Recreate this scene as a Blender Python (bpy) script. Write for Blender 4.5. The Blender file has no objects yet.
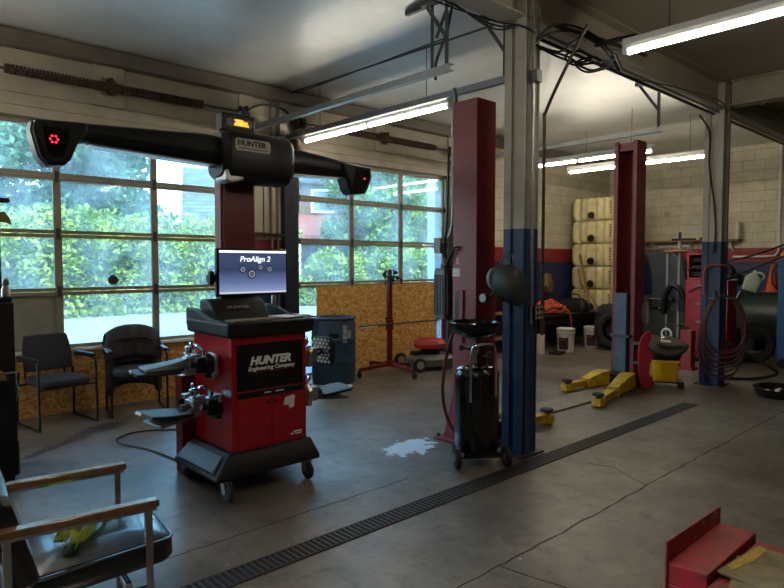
import bpy, bmesh, math, random
from mathutils import Vector, Matrix
random.seed(7)
sc = bpy.context.scene
COL = sc.collection
PI = math.pi
CAM = (7.24, 0.0, 1.6)

# ------------------------------------------------------------------ materials
MATS = {}
def lin(c):
    return tuple(((x/255)/12.92 if x/255 <= .04045 else ((x/255+.055)/1.055)**2.4) for x in c)
def mat(name, rgb, rough=.5, metal=0., dirt=0., dscale=4., drgb=None, bump=0., bscale=60., spec=.5, coat=0.):
    """rgb is sRGB 0-255; dirt = amount of procedural staining mixed in"""
    if name in MATS: return MATS[name]
    m = bpy.data.materials.new(name); m.use_nodes = True
    nt = m.node_tree; N = nt.nodes; L = nt.links
    b = N['Principled BSDF']
    c = lin(rgb)
    b.inputs['Base Color'].default_value = (*c, 1)
    b.inputs['Roughness'].default_value = rough
    b.inputs['Metallic'].default_value = metal
    b.inputs['Specular IOR Level'].default_value = spec
    if coat: b.inputs['Coat Weight'].default_value = coat; b.inputs['Coat Roughness'].default_value = .1
    tc = N.new('ShaderNodeTexCoord')
    if dirt > 0:
        n = N.new('ShaderNodeTexNoise'); n.inputs['Scale'].default_value = dscale
        n.inputs['Detail'].default_value = 8; n.inputs['Roughness'].default_value = .65
        L.new(tc.outputs['Object'], n.inputs['Vector'])
        r = N.new('ShaderNodeValToRGB'); r.color_ramp.elements[0].position = .38; r.color_ramp.elements[1].position = .68
        L.new(n.outputs['Fac'], r.inputs['Fac'])
        mul = N.new('ShaderNodeMath'); mul.operation = 'MULTIPLY'; mul.inputs[1].default_value = dirt
        L.new(r.outputs['Color'], mul.inputs[0])
        mx = N.new('ShaderNodeMix'); mx.data_type = 'RGBA'
        mx.inputs['A'].default_value = (*c, 1)
        d = lin(drgb) if drgb else tuple(x*.35 for x in c)
        mx.inputs['B'].default_value = (*d, 1)
        L.new(mul.outputs[0], mx.inputs['Factor']); L.new(mx.outputs['Result'], b.inputs['Base Color'])
    if bump > 0:
        n2 = N.new('ShaderNodeTexNoise'); n2.inputs['Scale'].default_value = bscale; n2.inputs['Detail'].default_value = 5
        L.new(tc.outputs['Object'], n2.inputs['Vector'])
        bp = N.new('ShaderNodeBump'); bp.inputs['Strength'].default_value = bump; bp.inputs['Distance'].default_value = .01
        L.new(n2.outputs['Fac'], bp.inputs['Height']); L.new(bp.outputs['Normal'], b.inputs['Normal'])
    MATS[name] = m
    return m
def emit(name, rgb, strength):
    if name in MATS: return MATS[name]
    m = bpy.data.materials.new(name); m.use_nodes = True
    b = m.node_tree.nodes['Principled BSDF']
    b.inputs['Base Color'].default_value = (*lin(rgb), 1)
    b.inputs['Emission Color'].default_value = (*lin(rgb), 1)
    b.inputs['Emission Strength'].default_value = strength
    MATS[name] = m
    return m
def nodemat(name):
    m = bpy.data.materials.new(name); m.use_nodes = True
    MATS[name] = m
    return m, m.node_tree.nodes, m.node_tree.links, m.node_tree.nodes['Principled BSDF']

RED = mat('red_gloss_paint', (160, 12, 28), .28, dirt=.25, dscale=3, coat=.3)
DRED = mat('dark_red_paint', (108, 14, 24), .4, dirt=.3, dscale=3)
LRED = mat('lift_maroon_paint', (124, 30, 40), .45, dirt=.55, dscale=5, drgb=(84, 24, 32), bump=.1)
BLACK = mat('black_plastic', (15, 15, 16), .42, spec=.35)
MBLACK = mat('matte_black_plastic', (20, 20, 21), .55, bump=.1, bscale=200, spec=.35)
GBLACK = mat('gloss_black_paint', (10, 10, 11), .16, coat=.4, dirt=.2, drgb=(40, 38, 35))
VINYL = mat('black_vinyl', (22, 23, 24), .3, bump=.05, bscale=150, spec=.8, coat=.4)
FABRIC = mat('charcoal_fabric', (46, 46, 52), .95, bump=.3, bscale=300)
JACKET = mat('faded_grey_cloth', (62, 56, 60), .95, dirt=.4, dscale=10, bump=.5, bscale=40)
STEEL = mat('galvanised_steel', (150, 152, 150), .42, .85, dirt=.4, dscale=12)
CHROME = mat('chrome', (215, 215, 218), .14, 1.)
DSTEEL = mat('dull_dark_steel', (78, 76, 72), .5, .7, dirt=.4, dscale=14)
ALU = mat('brushed_aluminium', (182, 182, 178), .33, .9, dirt=.25, dscale=10)
RUST = mat('rusty_iron', (72, 52, 40), .85, .2, dirt=.6, dscale=18, drgb=(38, 28, 24), bump=.3)
CREAM = mat('cream_painted_board', (164, 156, 138), .62, dirt=.4, dscale=2.5, drgb=(116, 106, 90), bump=.08)
DTRIM = mat('grimy_painted_beam', (112, 104, 94), .65, dirt=.5, dscale=3)
FRAME = mat('painted_door_frame', (138, 130, 114), .5, dirt=.45, dscale=6, drgb=(92, 84, 70))
PANEL = mat('grey_insulated_panel', (140, 136, 126), .7, dirt=.4, dscale=4)
RUBBER = mat('black_rubber', (24, 24, 25), .8, dirt=.35, dscale=9, drgb=(58, 55, 50), bump=.2)
YEL = mat('yellow_lift_paint', (216, 172, 24), .45, dirt=.7, dscale=9, drgb=(84, 66, 26), bump=.1)
WOOD = mat('oak_wood', (142, 98, 60), .22, dirt=.6, dscale=16, drgb=(92, 56, 30), coat=1., spec=.8)
PLY = mat('old_plank', (142, 106, 66), .7, dirt=.6, dscale=7)
BLUE = mat('barrel_blue_plastic', (40, 66, 86), .42, dirt=.35, dscale=6, drgb=(24, 46, 64), bump=.08)
WHITEP = mat('white_plastic', (208, 204, 192), .45, dirt=.4, dscale=6, drgb=(140, 128, 104))
WPAPER = mat('white_paper', (226, 228, 230), .8)
DGREEN = mat('dark_green_tank_paint', (34, 54, 48), .4, dirt=.5, dscale=3, drgb=(24, 36, 32))
ORANGE = mat('orange_cone_plastic', (206, 88, 44), .6, dirt=.3, dscale=6)
ORCORD = mat('orange_cord', (196, 84, 40), .6)
REDHOSE = mat('red_rubber_hose', (112, 34, 34), .55)
BRHOSE = mat('brown_rubber_hose', (74, 42, 40), .6, dirt=.3)
JUG = mat('pale_green_plastic', (178, 196, 178), .45, dirt=.3, dscale=8)
TANKP = mat('yellowed_translucent_plastic', (210, 198, 152), .45, dirt=.55, dscale=5, drgb=(150, 134, 90), bump=.1, bscale=15)
MYEL = mat('mop_bucket_yellow', (222, 172, 22), .45, dirt=.3)
KEYS = mat('grimy_beige_keys', (128, 116, 84), .7, dirt=.4, dscale=30)
GREY = mat('grey_plastic', (100, 104, 106), .45)
CARD = mat('stained_cardboard', (150, 136, 104), .85, dirt=.75, dscale=9, drgb=(84, 72, 50), bump=.15)
WORNRED = mat('worn_red_enamel', (176, 34, 46), .5, dirt=.85, dscale=13, drgb=(84, 48, 40), bump=.15)
LIME = mat('lime_green_strap', (138, 150, 44), .7, dirt=.3, dscale=20)
BLUESHEET = mat('blue_grey_carriage_paint', (70, 88, 104), .4, .2, dirt=.5, dscale=6, drgb=(40, 50, 62))
WHITE = mat('white_enamel', (226, 226, 222), .4)
BARK = mat('tree_bark', (84, 68, 54), .95, dirt=.5, dscale=10, bump=.6, bscale=20)

def glass_mat():
    m = bpy.data.materials.new('dusty_window_glass'); m.use_nodes = True
    nt = m.node_tree; N = nt.nodes; L = nt.links; N.clear()
    out = N.new('ShaderNodeOutputMaterial')
    tr = N.new('ShaderNodeBsdfTransparent'); tr.inputs['Color'].default_value = (.52, .66, .68, 1)
    gl = N.new('ShaderNodeBsdfGlossy'); gl.inputs['Roughness'].default_value = .05
    fr = N.new('ShaderNodeFresnel'); fr.inputs['IOR'].default_value = 1.35
    m1 = N.new('ShaderNodeMixShader'); L.new(fr.outputs[0], m1.inputs[0]); L.new(tr.outputs[0], m1.inputs[1]); L.new(gl.outputs[0], m1.inputs[2])
    tl = N.new('ShaderNodeBsdfTranslucent'); tl.inputs['Color'].default_value = (.75, .9, .95, 1)
    tc = N.new('ShaderNodeTexCoord'); no = N.new('ShaderNodeTexNoise'); no.inputs['Scale'].default_value = 2.2; no.inputs['Detail'].default_value = 6
    L.new(tc.outputs['Object'], no.inputs['Vector'])
    mr = N.new('ShaderNodeMapRange'); mr.inputs['From Min'].default_value = .35; mr.inputs['From Max'].default_value = .7
    mr.inputs['To Min'].default_value = .03; mr.inputs['To Max'].default_value = .13
    L.new(no.outputs['Fac'], mr.inputs['Value'])
    m2 = N.new('ShaderNodeMixShader'); L.new(mr.outputs[0], m2.inputs[0]); L.new(m1.outputs[0], m2.inputs[1]); L.new(tl.outputs[0], m2.inputs[2])
    L.new(m2.outputs[0], out.inputs['Surface'])
    return m
GLASS = glass_mat()

def band_mat(name, axis, course=.203, length=.406, block=True, upper=(204, 196, 172), boards=False, lower=(38, 50, 92), stripe=True, zb=1.64, zr=1.92):
    m, N, L, b = nodemat(name)
    g = N.new('ShaderNodeNewGeometry'); s = N.new('ShaderNodeSeparateXYZ'); L.new(g.outputs['Position'], s.inputs[0])
    r = N.new('ShaderNodeValToRGB'); r.color_ramp.interpolation = 'CONSTANT'
    mr = N.new('ShaderNodeMath'); mr.operation = 'DIVIDE'; mr.inputs[1].default_value = 4.; L.new(s.outputs['Z'], mr.inputs[0])
    e = r.color_ramp.elements
    e[0].position = 0; e[0].color = (*lin(lower), 1)
    e[1].position = zr/4; e[1].color = (*lin(upper), 1)
    if stripe:
        x = e.new(zb/4); x.color = (*lin((142, 36, 42)), 1)
    L.new(mr.outputs[0], r.inputs['Fac'])
    col = r.outputs['Color']
    no = N.new('ShaderNodeTexNoise'); no.inputs['Scale'].default_value = 2.5; no.inputs['Detail'].default_value = 8; no.inputs['Roughness'].default_value = .7
    L.new(g.outputs['Position'], no.inputs['Vector'])
    rr = N.new('ShaderNodeValToRGB'); rr.color_ramp.elements[0].position = .3; rr.color_ramp.elements[0].color = (.55, .5, .43, 1)
    rr.color_ramp.elements[1].position = .62; rr.color_ramp.elements[1].color = (1, 1, 1, 1)
    L.new(no.outputs['Fac'], rr.inputs['Fac'])
    mx = N.new('ShaderNodeMix'); mx.data_type = 'RGBA'; mx.blend_type = 'MULTIPLY'; mx.inputs['Factor'].default_value = .6
    L.new(col, mx.inputs['A']); L.new(rr.outputs['Color'], mx.inputs['B'])
    last = mx.outputs['Result']
    if block:
        cb = N.new('ShaderNodeCombineXYZ'); L.new(s.outputs[axis], cb.inputs['X']); L.new(s.outputs['Z'], cb.inputs['Y'])
        bt = N.new('ShaderNodeTexBrick'); bt.inputs['Scale'].default_value = 1
        bt.inputs['Brick Width'].default_value = length; bt.inputs['Row Height'].default_value = course
        bt.inputs['Mortar Size'].default_value = .006; bt.inputs['Mortar Smooth'].default_value = .4
        bt.inputs['Color1'].default_value = (1, 1, 1, 1); bt.inputs['Color2'].default_value = (.93, .93, .93, 1); bt.inputs['Mortar'].default_value = (.62, .58, .5, 1)
        L.new(cb.outputs[0], bt.inputs['Vector'])
        m2 = N.new('ShaderNodeMix'); m2.data_type = 'RGBA'; m2.blend_type = 'MULTIPLY'; m2.inputs['Factor'].default_value = 1
        L.new(last, m2.inputs['A']); L.new(bt.outputs['Color'], m2.inputs['B']); last = m2.outputs['Result']
        bp = N.new('ShaderNodeBump'); bp.inputs['Strength'].default_value = .5; bp.inputs['Distance'].default_value = .008; bp.invert = True
        L.new(bt.outputs['Fac'], bp.inputs['Height']); L.new(bp.outputs['Normal'], b.inputs['Normal'])
    L.new(last, b.inputs['Base Color']); b.inputs['Roughness'].default_value = .55
    return m
BLOCK_Y = band_mat('painted_block_along_y', 'Y')
BLOCK_X = band_mat('painted_block_along_x', 'X')
COLPAINT = band_mat('column_paint', 'X', block=False, upper=(176, 170, 156), lower=(44, 62, 96), stripe=False, zr=1.88)

def floor_mat():
    m, N, L, b = nodemat('stained_concrete')
    g = N.new('ShaderNodeNewGeometry')
    def noise(scale, det=8, rough=.65, dist=0., w=None):
        n = N.new('ShaderNodeTexNoise'); n.inputs['Scale'].default_value = scale; n.inputs['Detail'].default_value = det
        n.inputs['Roughness'].default_value = rough; n.inputs['Distortion'].default_value = dist
        if w is None: L.new(g.outputs['Position'], n.inputs['Vector'])
        else:
            mp = N.new('ShaderNodeMapping'); mp.inputs['Location'].default_value = w; L.new(g.outputs['Position'], mp.inputs['Vector']); L.new(mp.outputs[0], n.inputs['Vector'])
        return n.outputs['Fac']
    def ramp(f, p0, c0, p1, c1):
        r = N.new('ShaderNodeValToRGB'); r.color_ramp.elements[0].position = p0; r.color_ramp.elements[0].color = (*lin(c0), 1)
        r.color_ramp.elements[1].position = p1; r.color_ramp.elements[1].color = (*lin(c1), 1); L.new(f, r.inputs['Fac']); return r.outputs['Color']
    def mixc(f, a, bb, mode='MIX'):
        x = N.new('ShaderNodeMix'); x.data_type = 'RGBA'; x.blend_type = mode
        if isinstance(f, float): x.inputs['Factor'].default_value = f
        else: L.new(f, x.inputs['Factor'])
        for k, v in (('A', a), ('B', bb)):
            if isinstance(v, tuple): x.inputs[k].default_value = (*lin(v), 1)
            else: L.new(v, x.inputs[k])
        return x.outputs['Result']
    base = ramp(noise(1.1, 12, .68), .32, (84, 77, 68), .68, (136, 126, 112))
    # oily brown traffic stains and pale worn patches
    st = ramp(noise(.55, 6, .6, .6, (3, 9, 0)), .42, (255, 255, 255), .66, (150, 128, 104))
    c = mixc(.75, base, st, 'MULTIPLY')
    spk = ramp(noise(7, 10, .75, .4, (5, 1, 0)), .5, (255, 255, 255), .75, (118, 110, 102))
    c = mixc(.9, c, spk, 'MULTIPLY')
    drp = ramp(noise(14, 6, .8, .2, (1, 7, 0)), .60, (255, 255, 255), .70, (92, 84, 76))
    c = mixc(.8, c, drp, 'MULTIPLY')
    pal = ramp(noise(2.3, 9, .75, .5, (11, 4, 0)), .55, (0, 0, 0), .75, (120, 120, 120))
    c = mixc(.12, c, pal, 'ADD')
    # the dark spill by the chairs and the pale blue paint splash have a shape of their own
    def blob(cx, cy, rx, ry, rot, nscale, edge, amount):
        mp = N.new('ShaderNodeMapping'); mp.vector_type = 'TEXTURE'
        mp.inputs['Location'].default_value = (cx, cy, 0); mp.inputs['Rotation'].default_value = (0, 0, rot); mp.inputs['Scale'].default_value = (rx, ry, 1)
        L.new(g.outputs['Position'], mp.inputs['Vector'])
        ln = N.new('ShaderNodeVectorMath'); ln.operation = 'LENGTH'; L.new(mp.outputs[0], ln.inputs[0])
        nn = noise(nscale, 6, .7)
        ad = N.new('ShaderNodeMath'); ad.operation = 'MULTIPLY_ADD'; ad.inputs[1].default_value = amount; L.new(nn, ad.inputs[0]); L.new(ln.outputs['Value'], ad.inputs[2])
        r = N.new('ShaderNodeMapRange'); r.inputs['From Min'].default_value = 1.+amount*.5-edge; r.inputs['From Max'].default_value = 1.+amount*.5+edge
        r.inputs['To Min'].default_value = 1; r.inputs['To Max'].default_value = 0
        L.new(ad.outputs[0], r.inputs['Value'])
        return r.outputs[0]
    wet = blob(1.2, 1.62, .05, .66, .63, 14., .25, 5.)
    wet2 = blob(.92, 1.98, .14, .26, .5, 16., .2, 3.6)
    oil = blob(4.6, 6.3, .8, 1.6, .4, 2., .5, 1.2)
    c = mixc(wet, c, (52, 44, 40)); c = mixc(wet2, c, (44, 38, 36))
    sp = blob(3.42, 3.76, .17, .27, .2, 7., .05, 3.0)
    c = mixc(sp, c, (196, 220, 240))
    # small pale specks of dried paint
    vo = N.new('ShaderNodeTexVoronoi'); vo.inputs['Scale'].default_value = 3.4; L.new(g.outputs['Position'], vo.inputs['Vector'])
    lt = N.new('ShaderNodeMath'); lt.operation = 'LESS_THAN'; lt.inputs[1].default_value = .035; L.new(vo.outputs['Distance'], lt.inputs[0])
    c = mixc(lt.outputs[0], c, (176, 170, 158))
    L.new(c, b.inputs['Base Color'])
    rr = N.new('ShaderNodeMapRange'); rr.inputs['To Min'].default_value = .24; rr.inputs['To Max'].default_value = .58
    L.new(noise(1.6, 6, .6, 0, (8, 2, 0)), rr.inputs['Value']); L.new(rr.outputs[0], b.inputs['Roughness'])
    bp = N.new('ShaderNodeBump'); bp.inputs['Strength'].default_value = .12; bp.inputs['Distance'].default_value = .01
    L.new(noise(30, 6), bp.inputs['Height']); L.new(bp.outputs['Normal'], b.inputs['Normal'])
    return m
FLOOR = floor_mat()

def osb_mat():
    m, N, L, b = nodemat('oriented_strand_board')
    tc = N.new('ShaderNodeTexCoord')
    vo = N.new('ShaderNodeTexVoronoi'); vo.inputs['Scale'].default_value = 58
    mp = N.new('ShaderNodeMapping'); mp.inputs['Scale'].default_value = (1, .5, 1.1); mp.inputs['Rotation'].default_value = (.6, 0, 0)
    no = N.new('ShaderNodeTexNoise'); no.inputs['Scale'].default_value = 9; L.new(tc.outputs['Object'], no.inputs['Vector'])
    mixv = N.new('ShaderNodeMix'); mixv.data_type = 'RGBA'; mixv.inputs['Factor'].default_value = .12
    L.new(tc.outputs['Object'], mixv.inputs['A']); L.new(no.outputs['Color'], mixv.inputs['B'])
    L.new(mixv.outputs['Result'], mp.inputs['Vector']); L.new(mp.outputs[0], vo.inputs['Vector'])
    sx = N.new('ShaderNodeSeparateColor'); L.new(vo.outputs['Color'], sx.inputs[0])
    r = N.new('ShaderNodeValToRGB'); e = r.color_ramp.elements
    e[0].position = 0; e[0].color = (*lin((160, 110, 52)), 1); e[1].position = 1; e[1].color = (*lin((232, 186, 110)), 1)
    x = e.new(.45); x.color = (*lin((208, 152, 76)), 1)
    L.new(sx.outputs[0], r.inputs['Fac']); L.new(r.outputs['Color'], b.inputs['Base Color']); b.inputs['Roughness'].default_value = .7
    return m
OSB = osb_mat()

def ceil_mat():
    m, N, L, b = nodemat('painted_metal_ceiling')
    g = N.new('ShaderNodeNewGeometry')
    n = N.new('ShaderNodeTexNoise'); n.inputs['Scale'].default_value = .8; n.inputs['Detail'].default_value = 9; n.inputs['Roughness'].default_value = .6
    L.new(g.outputs['Position'], n.inputs['Vector'])
    r = N.new('ShaderNodeValToRGB'); r.color_ramp.elements[0].position = .3; r.color_ramp.elements[0].color = (*lin((192, 193, 188)), 1)
    r.color_ramp.elements[1].position = .7; r.color_ramp.elements[1].color = (*lin((226, 228, 224)), 1)
    L.new(n.outputs['Fac'], r.inputs['Fac'])
    # the bay right of the beam is tinted darker and browner
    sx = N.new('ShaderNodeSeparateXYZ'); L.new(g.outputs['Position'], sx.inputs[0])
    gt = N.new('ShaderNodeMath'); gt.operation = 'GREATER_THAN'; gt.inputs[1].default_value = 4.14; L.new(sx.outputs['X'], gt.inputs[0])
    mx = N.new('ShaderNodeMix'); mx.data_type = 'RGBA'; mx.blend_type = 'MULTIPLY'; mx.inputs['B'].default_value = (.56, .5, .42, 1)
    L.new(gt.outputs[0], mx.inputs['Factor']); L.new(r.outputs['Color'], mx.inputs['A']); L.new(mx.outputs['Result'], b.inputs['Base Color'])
    b.inputs['Roughness'].default_value = .4; b.inputs['Specular IOR Level'].default_value = .8; b.inputs['Metallic'].default_value = .2
    return m
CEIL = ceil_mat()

def leaf_mat(name, c0, c1):
    m, N, L, b = nodemat(name)
    tc = N.new('ShaderNodeTexCoord')
    n = N.new('ShaderNodeTexNoise'); n.inputs['Scale'].default_value = 1.4; n.inputs['Detail'].default_value = 6
    L.new(tc.outputs['Object'], n.inputs['Vector'])
    r = N.new('ShaderNodeValToRGB'); r.color_ramp.elements[0].position = .35; r.color_ramp.elements[0].color = (*lin(c0), 1)
    r.color_ramp.elements[1].position = .65; r.color_ramp.elements[1].color = (*lin(c1), 1)
    L.new(n.outputs['Fac'], r.inputs['Fac']); L.new(r.outputs['Color'], b.inputs['Base Color'])
    b.inputs['Roughness'].default_value = .6; b.inputs['Specular IOR Level'].default_value = .25
    tl = N.new('ShaderNodeBsdfTranslucent'); L.new(r.outputs['Color'], tl.inputs['Color'])
    ms = N.new('ShaderNodeMixShader'); ms.inputs[0].default_value = .3
    L.new(b.outputs[0], ms.inputs[1]); L.new(tl.outputs[0], ms.inputs[2]); L.new(ms.outputs[0], N['Material Output'].inputs['Surface'])
    return m
LEAF_CON = leaf_mat('blue_green_leaves', (40, 70, 58), (100, 134, 104))
LEAF_VINE = leaf_mat('yellow_green_leaves', (62, 90, 40), (146, 162, 74))
LEAF_MID = leaf_mat('mid_green_leaves', (50, 80, 42), (116, 142, 68))
GRASS = leaf_mat('rough_grass', (78, 100, 42), (128, 142, 70))
ASPH = mat('pale_asphalt', (112, 114, 116), .9, dirt=.5, dscale=.6, drgb=(84, 86, 88), bump=.2)

# ------------------------------------------------------------------ mesh builder
class MB:
    def __init__(s): s.v = []; s.f = []
    def add(s, vs, fs):
        o = len(s.v); s.v += [tuple(v) for v in vs]; s.f += [tuple(i+o for i in f) for f in fs]; return s
    def bb(s, x0, x1, y0, y1, z0, z1):
        return s.add([(x0,y0,z0),(x1,y0,z0),(x1,y1,z0),(x0,y1,z0),(x0,y0,z1),(x1,y0,z1),(x1,y1,z1),(x0,y1,z1)],
                     [(0,3,2,1),(4,5,6,7),(0,1,5,4),(1,2,6,5),(2,3,7,6),(3,0,4,7)])
    def box(s, c, d, rot=None):
        hx, hy, hz = d[0]/2, d[1]/2, d[2]/2
        vs = [Vector((sx*hx, sy*hy, sz*hz)) for sx, sy, sz in ((-1,-1,-1),(1,-1,-1),(1,1,-1),(-1,1,-1),(-1,-1,1),(1,-1,1),(1,1,1),(-1,1,1))]
        if rot is not None:
            R = Matrix.Rotation(rot[2], 3, 'Z') @ Matrix.Rotation(rot[1], 3, 'Y') @ Matrix.Rotation(rot[0], 3, 'X')
            vs = [R @ v for v in vs]
        return s.add([(v.x+c[0], v.y+c[1], v.z+c[2]) for v in vs],
                     [(0,3,2,1),(4,5,6,7),(0,1,5,4),(1,2,6,5),(2,3,7,6),(3,0,4,7)])
    def beam(s, p0, p1, w, h, up=(0,0,1)):
        p0 = Vector(p0); p1 = Vector(p1); t = (p1-p0).normalized(); u = Vector(up)
        a = t.cross(u)
        if a.length < 1e-4: a = t.cross(Vector((0,1,0)))
        a.normalize(); b = a.cross(t)
        vs = []
        for p in (p0, p1):
            for i, j in ((-1,-1),(1,-1),(1,1),(-1,1)): vs.append(p + a*(i*w/2) + b*(j*h/2))
        return s.add(vs, [(0,1,2,3),(7,6,5,4),(0,4,5,1),(1,5,6,2),(2,6,7,3),(3,7,4,0)])
    def loft(s, rings, cap=True, closed=False):
        n = len(rings[0]); vs = [p for r in rings for p in r]; fs = []
        m = len(rings)
        for i in range(m if closed else m-1):
            j = (i+1) % m
            for k in range(n):
                l = (k+1) % n
                fs.append((i*n+k, i*n+l, j*n+l, j*n+k))
        if cap and not closed:
            fs.append(tuple(range(n-1, -1, -1))); fs.append(tuple((m-1)*n+k for k in range(n)))
        return s.add(vs, fs)
    def tube(s, pts, r, n=8, closed=False, cap=True):
        pts = [Vector(p) for p in pts]; m = len(pts); rings = []; prev = None
        for i in range(m):
            if closed: t = pts[(i+1) % m]-pts[i-1]
            else: t = pts[min(i+1, m-1)]-pts[max(i-1, 0)]
            t.normalize()
            if prev is None:
                a = t.cross(Vector((0,0,1)))
                if a.length < .05: a = t.cross(Vector((0,1,0)))
            else:
                a = prev - t*prev.dot(t)
                if a.length < .01: a = t.cross(Vector((1,.3,0)))
            a.normalize(); prev = a; b = t.cross(a)
            rr = r[i] if isinstance(r, (list, tuple)) else r
            rings.append([pts[i]+(a*math.cos(2*PI*k/n)+b*math.sin(2*PI*k/n))*rr for k in range(n)])
        return s.loft(rings, cap, closed)
    def cyl(s, p0, p1, r0, r1=None, n=20):
        return s.tube([p0, p1], [r0, r0 if r1 is None else r1], n)
    def lathe(s, prof, c=(0,0,0), n=28, axis='z', cap=True):
        rings = []
        for r, h in prof:
            ring = []
            for k in range(n):
                a = 2*PI*k/n; u = r*math.cos(a); w = r*math.sin(a)
                p = {'z': (u, w, h), 'x': (h, u, w), 'y': (w, h, u)}[axis]
                ring.append((p[0]+c[0], p[1]+c[1], p[2]+c[2]))
            rings.append(ring)
        return s.loft(rings, cap)
    def prism(s, poly, a, b, plane='xz'):
        def P(u, w, h): return {'xy': (u, w, h), 'xz': (u, h, w), 'yz': (h, u, w)}[plane]
        n = len(poly)
        vs = [P(u, w, a) for u, w in poly]+[P(u, w, b) for u, w in poly]
        fs = [tuple(range(n)), tuple(range(2*n-1, n-1, -1))]+[(i, (i+1) % n, n+(i+1) % n, n+i) for i in range(n)]
        return s.add(vs, fs)
    def torus(s, c, R, r, axis='z', n=36, m=10):
        pts = []
        for k in range(n):
            a = 2*PI*k/n; u = R*math.cos(a); w = R*math.sin(a)
            p = {'z': (u, w, 0), 'x': (0, u, w), 'y': (w, 0, u)}[axis]
            pts.append((p[0]+c[0], p[1]+c[1], p[2]+c[2]))
        return s.tube(pts, r, m, closed=True)
    def build(s, name, m, parent=None, world=False, loc=(0,0,0), rz=0., bev=0., sub=0, sharp=38, seg=2):
        me = bpy.data.meshes.new(name)
        off = Vector((0,0,0))
        if world: off = parent.location.copy() if parent is not None else Vector(loc)
        vs = [(v[0]-off.x, v[1]-off.y, v[2]-off.z) for v in s.v]
        me.from_pydata(vs, [], s.f)
        bm = bmesh.new(); bm.from_mesh(me); bmesh.ops.recalc_face_normals(bm, faces=bm.faces); bm.to_mesh(me); bm.free()
        me.shade_smooth()
        me.set_sharp_from_angle(angle=math.radians(180 if sub else sharp))
        me.materials.append(m)
        o = bpy.data.objects.new(name, me); COL.objects.link(o)
        if parent is not None: o.parent = parent
        if parent is None or not world: o.location = loc
        o.rotation_euler = (0, 0, rz)
        if bev:
            b = o.modifiers.new('bevel', 'BEVEL'); b.width = bev; b.segments = seg; b.limit_method = 'ANGLE'; b.angle_limit = math.radians(40)
        if sub:
            b = o.modifiers.new('sub', 'SUBSURF'); b.levels = sub; b.render_levels = sub
        return o
def spline(P, k=8, closed=False):
    P = [Vector(p) for p in P]; out = []; n = len(P)
    for i in range(n if closed else n-1):
        if closed: a, b, c, d = P[i-1], P[i], P[(i+1) % n], P[(i+2) % n]
        else: a, b, c, d = P[max(i-1, 0)], P[i], P[i+1], P[min(i+2, n-1)]
        for j in range(k):
            t = j/k
            out.append(.5*((2*b)+(c-a)*t+(2*a-5*b+4*c-d)*t*t+(3*b-a-3*c+d)*t**3))
    if not closed: out.append(P[-1])
    return out
def tag(o, label=None, cat=None, group=None, kind=None):
    if label: o['label'] = label
    if cat: o['category'] = cat
    if group: o['group'] = group
    if kind: o['kind'] = kind
    return o
def thing(name, label, cat, loc=(0,0,0), rz=0., group=None, kind=None):
    o = bpy.data.objects.new(name, None); COL.objects.link(o)
    o.location = loc; o.rotation_euler = (0, 0, rz); o.empty_display_size = .2
    return tag(o, label, cat, group, kind)
def dup(o, loc=None, rz=None, label=None, parent=None):
    c = o.copy(); COL.objects.link(c)
    if parent is not None: c.parent = parent
    for ch in list(o.children): dup(ch, parent=c)
    if loc is not None: c.location = loc
    if rz is not None: c.rotation_euler = (0, 0, rz)
    if label: c['label'] = label
    return c
def text(s, size, m, parent, loc, rot, name='lettering', shear=0., bold=0., width=1., align='LEFT', extrude=.0015):
    cu = bpy.data.curves.new(name, 'FONT'); cu.body = s; cu.size = size; cu.shear = shear; cu.offset = bold; cu.extrude = extrude
    cu.align_x = align; cu.resolution_u = 3
    t = bpy.data.objects.new('tmp', cu); COL.objects.link(t)
    dg = bpy.context.evaluated_depsgraph_get()
    me = bpy.data.meshes.new_from_object(t.evaluated_get(dg))
    bpy.data.objects.remove(t)
    for v in me.vertices: v.co.x *= width
    me.materials.clear(); me.materials.append(m)
    o = bpy.data.objects.new(name, me); COL.objects.link(o)
    o.parent = parent; o.location = loc; o.rotation_euler = rot
    return o
ROT_X = (PI/2, 0, PI/2)          # writing that faces +x and reads along +y

# ------------------------------------------------------------------ the room
H = 3.95; YB = 13.67; XR = 13.0; YF = -5.0
o = MB().bb(-.3, XR+.3, YF-.3, YB+.3, -.15, 0).build('floor', FLOOR); tag(o, kind='structure')
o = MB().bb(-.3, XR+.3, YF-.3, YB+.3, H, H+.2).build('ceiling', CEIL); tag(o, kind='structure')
D3_ADDED = (-3.6, -.4); D1 = (.86, 3.98); D2 = (4.9, 7.98); DH = 3.1  # third bay is an added unseen opening that lets in more daylight
w = MB()
for y0, y1, z0, z1 in ((YF, D3_ADDED[0], 0, H), (D3_ADDED[0], D3_ADDED[1], DH, H), (D3_ADDED[1], D1[0], 0, H), (D1[0], D1[1], DH, H), (D1[1], D2[0], 0, H), (D2[0], D2[1], DH, H), (D2[1], YB, 0, H)):
    w.bb(-.25, 0, y0, y1, z0, z1)
tag(w.build('wall_left', BLOCK_Y), kind='structure')
tag(MB().bb(-.25, XR+.25, YB, YB+.25, 0, H).build('wall_back', BLOCK_X), kind='structure')
tag(MB().bb(XR, XR+.25, YF, YB, 0, H).build('wall_right', BLOCK_Y), kind='structure')
tag(MB().bb(-.25, XR+.25, YF-.25, YF, 0, H).build('wall_front', BLOCK_X), kind='structure')
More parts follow.
